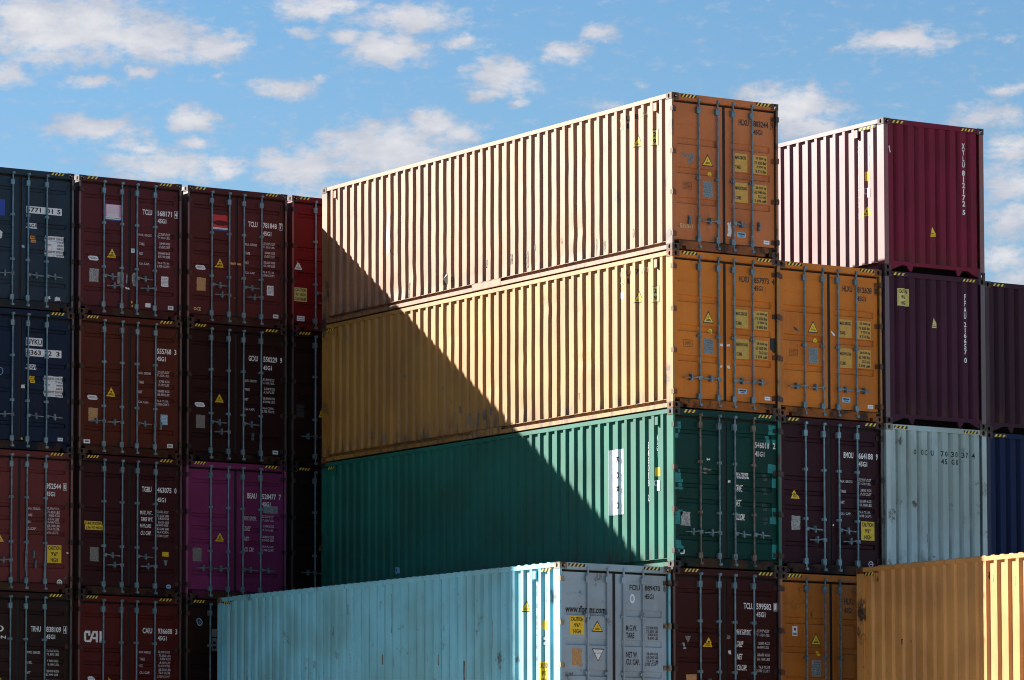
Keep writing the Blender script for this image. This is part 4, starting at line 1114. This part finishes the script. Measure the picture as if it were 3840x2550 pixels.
patch(rd, 'B', [(rect(.68, 1.875, 1.031, 2.030), worn('grey_foil', (.24, .27, .30), (.13, .15, .17), .45, .6, 40))], 'grey_foil_patch')

r, s, ld, rd = leftbox(2, 3, 'black-brown container under the magenta one, mostly hidden by the pale blue container', BLACKBR, handles='B')
patch(ld, 'B', [(oval(-.853, 2.43, .072, .088), BLUEST), (oval(-.853, 2.43, .048, .060), BLACKBR['door']), (oval(-.853, 2.425, .024, .038, 10), BLUEPL)], 'oval_emblem')
patch(ld, 'B', [(rect(-.56, 2.13, -.44, 2.29), BLUEPL), (rect(-.56, 1.83, -.44, 2.10), BLUEPL), (rect(-.54, 1.98, -.46, 2.03), BLACKBR['door']), (rect(-.54, 1.88, -.46, 1.93), BLACKBR['door'])], 'grey_panel')

r, s, ld, rd = leftbox(3, 0, 'bright red container partly hidden by the central stack, caution notice on its door', RED, handles='B', bars=GALV)
BAR = None
triangle(ld, 'B', -1.03, 1.50, 1.32, .10, yel=WHITEP)
patch(ld, 'B', [([(-1.055, 1.46), (-1.005, 1.46), (-1.03, 1.51)], ORANGE), ([(-1.12, 1.79), (-1.09, 1.82), (-1.06, 1.84), (-1.07, 1.79), (-1.11, 1.76)], REDD), ([(-.90, 1.84), (-.86, 1.79), (-.82, 1.74), (-.87, 1.77)], REDD)], 'orange_mark', .008)
sign(ld, 'B', -1.125, .640, -.815, .935, (('CAUTION', .84), ("9'6\" HIGH", .80), ('CONTAINER', .90)), YEL2)
patch(ld, 'B', [(rect(-1.06, .22, -.87, .33), WHITEP)] + fake_lines(-1.04, .235, -.89, .315, 2, BLUEPL, 5), 'white_sticker')
r, s, ld, rd = leftbox(3, 1, 'blackish red container below the bright red one, in the deep corner', BLKR, handles='B_row4')
triangle(ld, 'B', -.415, 1.29, 1.09, .105, rim=False)
data_plate(ld, 'B', -1.06, 1.06, -.87, 1.33, simple('black_green_plate', (.025, .035, .035), .5, 0, .4, 40), 37)
r, s, ld, rd = leftbox(3, 2, 'nearly black container in the deep corner between the magenta one and the green one', BLKB, handles='B_row4')
triangle(ld, 'B', -.415, 1.33, 1.14, .105, rim=False, yel=simple('grimy_yellow', (.22, .15, .02), .5, 0, .3))

# the markings keep their place in the block where a box stands a little out of line
for ld, rd, d in NUDGE:
    if d:
        for leaf in (ld, rd):
            for ch in leaf.children:
                if ch.name.split('.')[0] not in ('locking_bar', 'door_handle', 'handle_catch', 'hinge'): ch.location.x += d
# the next column of the left block, just outside the picture: its corner shades the pale blue container
for t, P, lab in ((0, MAROON, 'maroon container'), (1, DKBROWN, 'dark brown container'), (2, NAVY2, 'navy container'), (3, REDBR, 'red-brown container')):
    r, s = container(XL[0] - W - .1167, YL, tz(t, ZL), f'{lab} left of the slate blue container stack, outside the picture', P)
    doors(r, P, 'B', 'B', GALV, 'B')

# ================================================================== unseen boxes: supports below and behind the frame, plus added sky blockers at left
def carriers_and_blockers():
    mb = MB()
    def c(x, y, zt):
        z = zt - H; mb.box(x + .01, x + W - .01, y + .05, y + L - .01, z + .02, z + 2.885)
        yy = y + .3
        while yy < y + L - .4:
            mb.box(x + .002, x + .01, yy, yy + .10, z + .16, z + 2.80); yy += .2796
    for i in range(-1, 4): c(XL[0] - W - .1167 if i < 0 else XL[i], YL, tz(4, ZL))
    c(XL[3], YL, tz(3, ZL))
    for x, y in ((0, 0), (-2.4754, .035), (XR1, YR1), (XR2, YR2), (XR3, YR2 + .06)): c(x, y, tz(4))
    for x in (XR2, XR3): c(x, YR2 + .06, tz(3) - .025)
    c(3.06, -1.37 - L, -8.68 - TIER)
    # unseen stacks added left of the bay to keep sky light off shaded sides
    for x, y in ((-24.6, -11.8), (-27.2, -11.8), (-24.6, .9), (-22.1, .9), (-19.6, .9)):
        if True:
            for t in range(0, 5): c(x, y, tz(t))
    return mb.mesh('lower_and_blocker_containers')
o = link('support_and_blocker_containers', carriers_and_blockers(), None, [DKRED['body']])
o['label'] = 'dark unseen containers beneath the stacks and added stacks at the left that block sky light'; o['category'] = 'containers'; o['kind'] = 'stuff'

# ================================================================== ground
m, nt, b = new_mat('yard_concrete')
g = nt.nodes.new('ShaderNodeNewGeometry')
n1 = noise_tex(nt, g.outputs['Position'], .15, 6, .6); n2 = noise_tex(nt, g.outputs['Position'], 60, 2, .6)
c = mix_rgb(nt, ramp(nt, n1, .35, .65), (.40, .37, .32), (.50, .465, .41))
nt.links.new(mix_rgb(nt, ramp(nt, n2, .3, .7, 0, .35), c, (.30, .28, .25)), b.inputs['Base Color']); b.inputs['Roughness'].default_value = .85
mb = MB(); S = 1500; mb.quad((-S, -S, GROUND_Z), (S, -S, GROUND_Z), (S, S, GROUND_Z), (-S, S, GROUND_Z))
o = link('ground', mb.mesh('ground', [m])); o['kind'] = 'structure'; o['label'] = 'pale concrete of the container yard'

# ================================================================== sun and sky
TRAVEL = Vector((1, -1.557, -1.0656)).normalized()
to_sun = -TRAVEL
ELEV = math.asin(to_sun.z)
sun = bpy.data.lights.new('sun', 'SUN'); sun.energy = 5.0; sun.angle = R(.5); sun.color = (1, .965, .88)
so = bpy.data.objects.new('sun', sun); COL.objects.link(so)
so.rotation_euler = TRAVEL.to_track_quat('-Z', 'Y').to_euler(); so.location = (-30, 45, 40)

w = bpy.data.worlds.new('World'); SC.world = w; w.use_nodes = True
nt = w.node_tree
for n in list(nt.nodes): nt.nodes.remove(n)
out = nt.nodes.new('ShaderNodeOutputWorld'); bg = nt.nodes.new('ShaderNodeBackground')
nt.links.new(bg.outputs[0], out.inputs[0])
sky = nt.nodes.new('ShaderNodeTexSky'); sky.sky_type = 'NISHITA'; sky.sun_disc = False
sky.sun_elevation = ELEV; sky.sun_rotation = math.atan2(to_sun.x, to_sun.y)
sky.air_density = 1.0; sky.dust_density = 0.0; sky.ozone_density = 3.0
bg.inputs['Strength'].default_value = .05
tc = nt.nodes.new('ShaderNodeTexCoord'); D = tc.outputs['Generated']

def mth(op, a, b=None, c=None, clamp=False):
    n = nt.nodes.new('ShaderNodeMath'); n.operation = op; n.use_clamp = clamp
    for i, v in enumerate((a, b, c)):
        if v is None: continue
        if hasattr(v, 'links'): nt.links.new(v, n.inputs[i])
        else: n.inputs[i].default_value = v
    return n.outputs[0]
sep = nt.nodes.new('ShaderNodeSeparateXYZ'); nt.links.new(D, sep.inputs[0])
AZ = mth('MULTIPLY', mth('ARCTAN2', sep.outputs[0], sep.outputs[1]), 180 / math.pi)
EL = mth('MULTIPLY', mth('ARCSINE', sep.outputs[2]), 180 / math.pi)
comb = nt.nodes.new('ShaderNodeCombineXYZ'); nt.links.new(AZ, comb.inputs[0]); nt.links.new(EL, comb.inputs[1])
P0 = comb.outputs[0]
# edges of the clouds are broken up by warping the direction
def wtex(scale, detail, rough, loc=(0, 0, 0), mp=(1, 1, 1), col=False):
    a = nt.nodes.new('ShaderNodeMapping'); a.inputs['Scale'].default_value = mp; a.inputs['Location'].default_value = loc
    nt.links.new(P0, a.inputs[0]); n = nt.nodes.new('ShaderNodeTexNoise'); n.inputs['Scale'].default_value = scale
    n.inputs['Detail'].default_value = detail; n.inputs['Roughness'].default_value = rough
    nt.links.new(a.outputs[0], n.inputs['Vector']); return n.outputs['Color' if col else 'Fac']
wv = nt.nodes.new('ShaderNodeVectorMath'); wv.operation = 'SUBTRACT'; nt.links.new(wtex(1.6, 5, .62, col=True), wv.inputs[0]); wv.inputs[1].default_value = (.5, .5, .5)
ws = nt.nodes.new('ShaderNodeVectorMath'); ws.operation = 'MULTIPLY'; nt.links.new(wv.outputs[0], ws.inputs[0]); ws.inputs[1].default_value = (.75, .36, 0)
wa = nt.nodes.new('ShaderNodeVectorMath'); wa.operation = 'ADD'; nt.links.new(P0, wa.inputs[0]); nt.links.new(ws.outputs[0], wa.inputs[1])
PW = wa.outputs[0]
CLOUDS = [(27.689, 11.967, 1.713, 0.634, 1), (28.975, 11.818, 0.952, 0.412, 1), (29.875, 11.651, 0.666, 0.266, 1), (26.859, 11.304, 0.381, 0.254, 0.9), (27.984, 11.157, 0.539, 0.114, 0.75), (28.798, 11.318, 0.317, 0.127, 0.85), (27.109, 12.149, 0.761, 0.381, 1), (31.412, 12.25, 0.793, 0.222, 0.85), (32.788, 12.071, 0.825, 0.266, 1), (32.405, 11.621, 0.711, 0.279, 1), (31.861, 11.781, 0.381, 0.19, 0.8), (31.221, 11.909, 0.317, 0.114, 0.6), (33.553, 11.733, 0.393, 0.127, 0.75), (34.124, 11.259, 0.603, 0.317, 1), (33.87, 10.964, 0.286, 0.127, 0.8), (34.346, 10.821, 0.19, 0.076, 0.5), (35.55, 11.806, 0.317, 0.178, 0.9), (35.107, 11.542, 0.412, 0.159, 0.85), (30.967, 11.062, 0.584, 0.171, 0.95), (31.51, 11.253, 0.19, 0.095, 0.5), (29.941, 11.258, 0.159, 0.057, 0.5), (28.117, 10.513, 0.857, 0.203, 0.95), (29.559, 10.625, 0.444, 0.203, 1), (28.824, 10.241, 0.412, 0.14, 0.85), (29.21, 9.941, 1.079, 0.266, 0.9), (29.979, 9.942, 0.508, 0.178, 0.85), (29.625, 10.287, 0.349, 0.14, 0.8), (27.508, 10.434, 0.317, 0.076, 0.6), (32.374, 10.186, 1.364, 0.508, 1), (31.162, 9.941, 0.793, 0.305, 1), (33.075, 10.555, 0.539, 0.254, 1), (30.842, 10.023, 0.381, 0.216, 1), (33.52, 10.395, 0.444, 0.228, 0.8), (38.271, 10.68, 0.952, 0.368, 0.95), (37.931, 10.905, 0.508, 0.14, 0.7), (38.549, 10.364, 0.571, 0.254, 0.9), (39.949, 11.592, 0.857, 0.203, 1), (39.022, 11.55, 0.19, 0.051, 0.4), (40.654, 11.554, 0.254, 0.089, 0.6), (41.386, 11.544, 0.254, 0.063, 0.4), (41.439, 10.824, 0.349, 0.102, 0.7), (41.192, 10.479, 0.698, 0.241, 0.75), (41.461, 9.999, 0.476, 0.266, 0.8), (41.395, 9.512, 0.603, 0.381, 0.8), (41.45, 8.989, 0.539, 0.381, 0.8), (41.292, 8.472, 0.571, 0.241, 0.8), (41.47, 8.129, 0.381, 0.254, 0.8), (35.673, 10.769, 0.444, 0.102, 0.55), (30.456, 10.663, 0.076, 0.032, 0.4), (34.282, 10.853, 0.19, 0.063, 0.5), (32.12, 9.592, 1.396, 0.19, 0.75), (36.178, 11.069, 0.159, 0.044, 0.4)]
acc = None
for (az, el, ru, rv, wt) in CLOUDS:
    s1 = nt.nodes.new('ShaderNodeVectorMath'); s1.operation = 'SUBTRACT'; nt.links.new(PW, s1.inputs[0]); s1.inputs[1].default_value = (az, el, 0)
    s2 = nt.nodes.new('ShaderNodeVectorMath'); s2.operation = 'MULTIPLY'; nt.links.new(s1.outputs[0], s2.inputs[0]); s2.inputs[1].default_value = (1 / ru, 1 / rv, 0)
    s3 = nt.nodes.new('ShaderNodeVectorMath'); s3.operation = 'LENGTH'; nt.links.new(s2.outputs[0], s3.inputs[0])
    v = mth('MULTIPLY', mth('SUBTRACT', 1.25, s3.outputs['Value'], clamp=True), wt)
    acc = v if acc is None else mth('MAXIMUM', acc, v)
fb = wtex(3.3, 10, .64, (3.1, 7.7, 0), (1, 1.9, 1))
fb2 = wtex(1.1, 6, .6, (13.1, 2.7, 0), (1, 2.2, 1))
dens = mth('ADD', acc, mth('MULTIPLY', mth('SUBTRACT', fb, .5), 2.0))
cl = nt.nodes.new('ShaderNodeMapRange'); cl.interpolation_type = 'SMOOTHSTEP'; nt.links.new(dens, cl.inputs[0])
cl.inputs[1].default_value = -.02; cl.inputs[2].default_value = .92; cl.inputs[3].default_value = 0; cl.inputs[4].default_value = .93
# scattered cloud elsewhere in the sky
cl2 = nt.nodes.new('ShaderNodeMapRange'); cl2.interpolation_type = 'SMOOTHSTEP'; nt.links.new(wtex(.16, 8, .62, (4.4, 1.2, 0), (1, 2.4, 1)), cl2.inputs[0])
cl2.inputs[1].default_value = .58; cl2.inputs[2].default_value = .72; cl2.inputs[3].default_value = 0; cl2.inputs[4].default_value = .30
away = mth('GREATER_THAN', mth('ABSOLUTE', mth('SUBTRACT', AZ, 34.5)), 9)
high = mth('GREATER_THAN', EL, 14.0)
cloud = mth('MAXIMUM', cl.outputs[0], mth('MULTIPLY', cl2.outputs[0], mth('MAXIMUM', away, high)))
shade = nt.nodes.new('ShaderNodeMapRange'); nt.links.new(mth('ADD', mth('MULTIPLY', fb2, .9), mth('MULTIPLY', acc, .25)), shade.inputs[0])
shade.inputs[1].default_value = .35; shade.inputs[2].default_value = .85
CLOUD_LO, CLOUD_HI = (2.6, 2.8, 3.4), (4.9, 4.8, 4.9)
cc = mix_rgb(nt, shade.outputs[0], CLOUD_LO, CLOUD_HI)
# the photograph's sky is a deeper blue than the clear-air model
grade = mix_rgb(nt, 1.0, sky.outputs[0], (.57, .71, .755), 'MULTIPLY')
hz_ = nt.nodes.new('ShaderNodeMapRange'); hz_.interpolation_type = 'SMOOTHSTEP'; nt.links.new(EL, hz_.inputs[0])
for i, v in ((1, 6.0), (2, 12.5), (3, .34), (4, 0.)): hz_.inputs[i].default_value = v
pale = mix_rgb(nt, hz_.outputs[0], grade, (2.3, 2.9, 3.5))
final = mix_rgb(nt, cloud, pale, cc)
nt.links.new(final, bg.inputs[0])

# ================================================================== camera
F = Vector((.46846086, .88036609, .07416181)); RT = Vector((.88254729, -.47017736, .00659821)); UP = Vector((-.04067805, -.0623603, .99722439))
cam = bpy.data.cameras.new('camera'); cam.sensor_width = 36; cam.sensor_fit = 'HORIZONTAL'
cam.lens = 14687.84 / 3840 * 36; cam.shift_x = 1605.92 / 3840; cam.shift_y = 812.57 / 3840
cam.clip_start = .5; cam.clip_end = 5000
co = bpy.data.objects.new('camera', cam); COL.objects.link(co)
Mx = Matrix((RT, UP, -F)).transposed().to_4x4(); Mx.translation = Vector((-42.63031, -57.387, -13.84308)); co.matrix_world = Mx
SC.camera = co

SC.view_settings.view_transform = 'Standard'; SC.view_settings.look = 'None'
SC.view_settings.exposure = 1.78; SC.view_settings.gamma = 1; SC.view_settings.use_curve_mapping = False
SC.render.engine = 'CYCLES'; SC.cycles.max_bounces = 6; SC.cycles.use_denoising = True; SC.cycles.pixel_filter_type = 'BLACKMAN_HARRIS'; SC.cycles.filter_width = 1.05
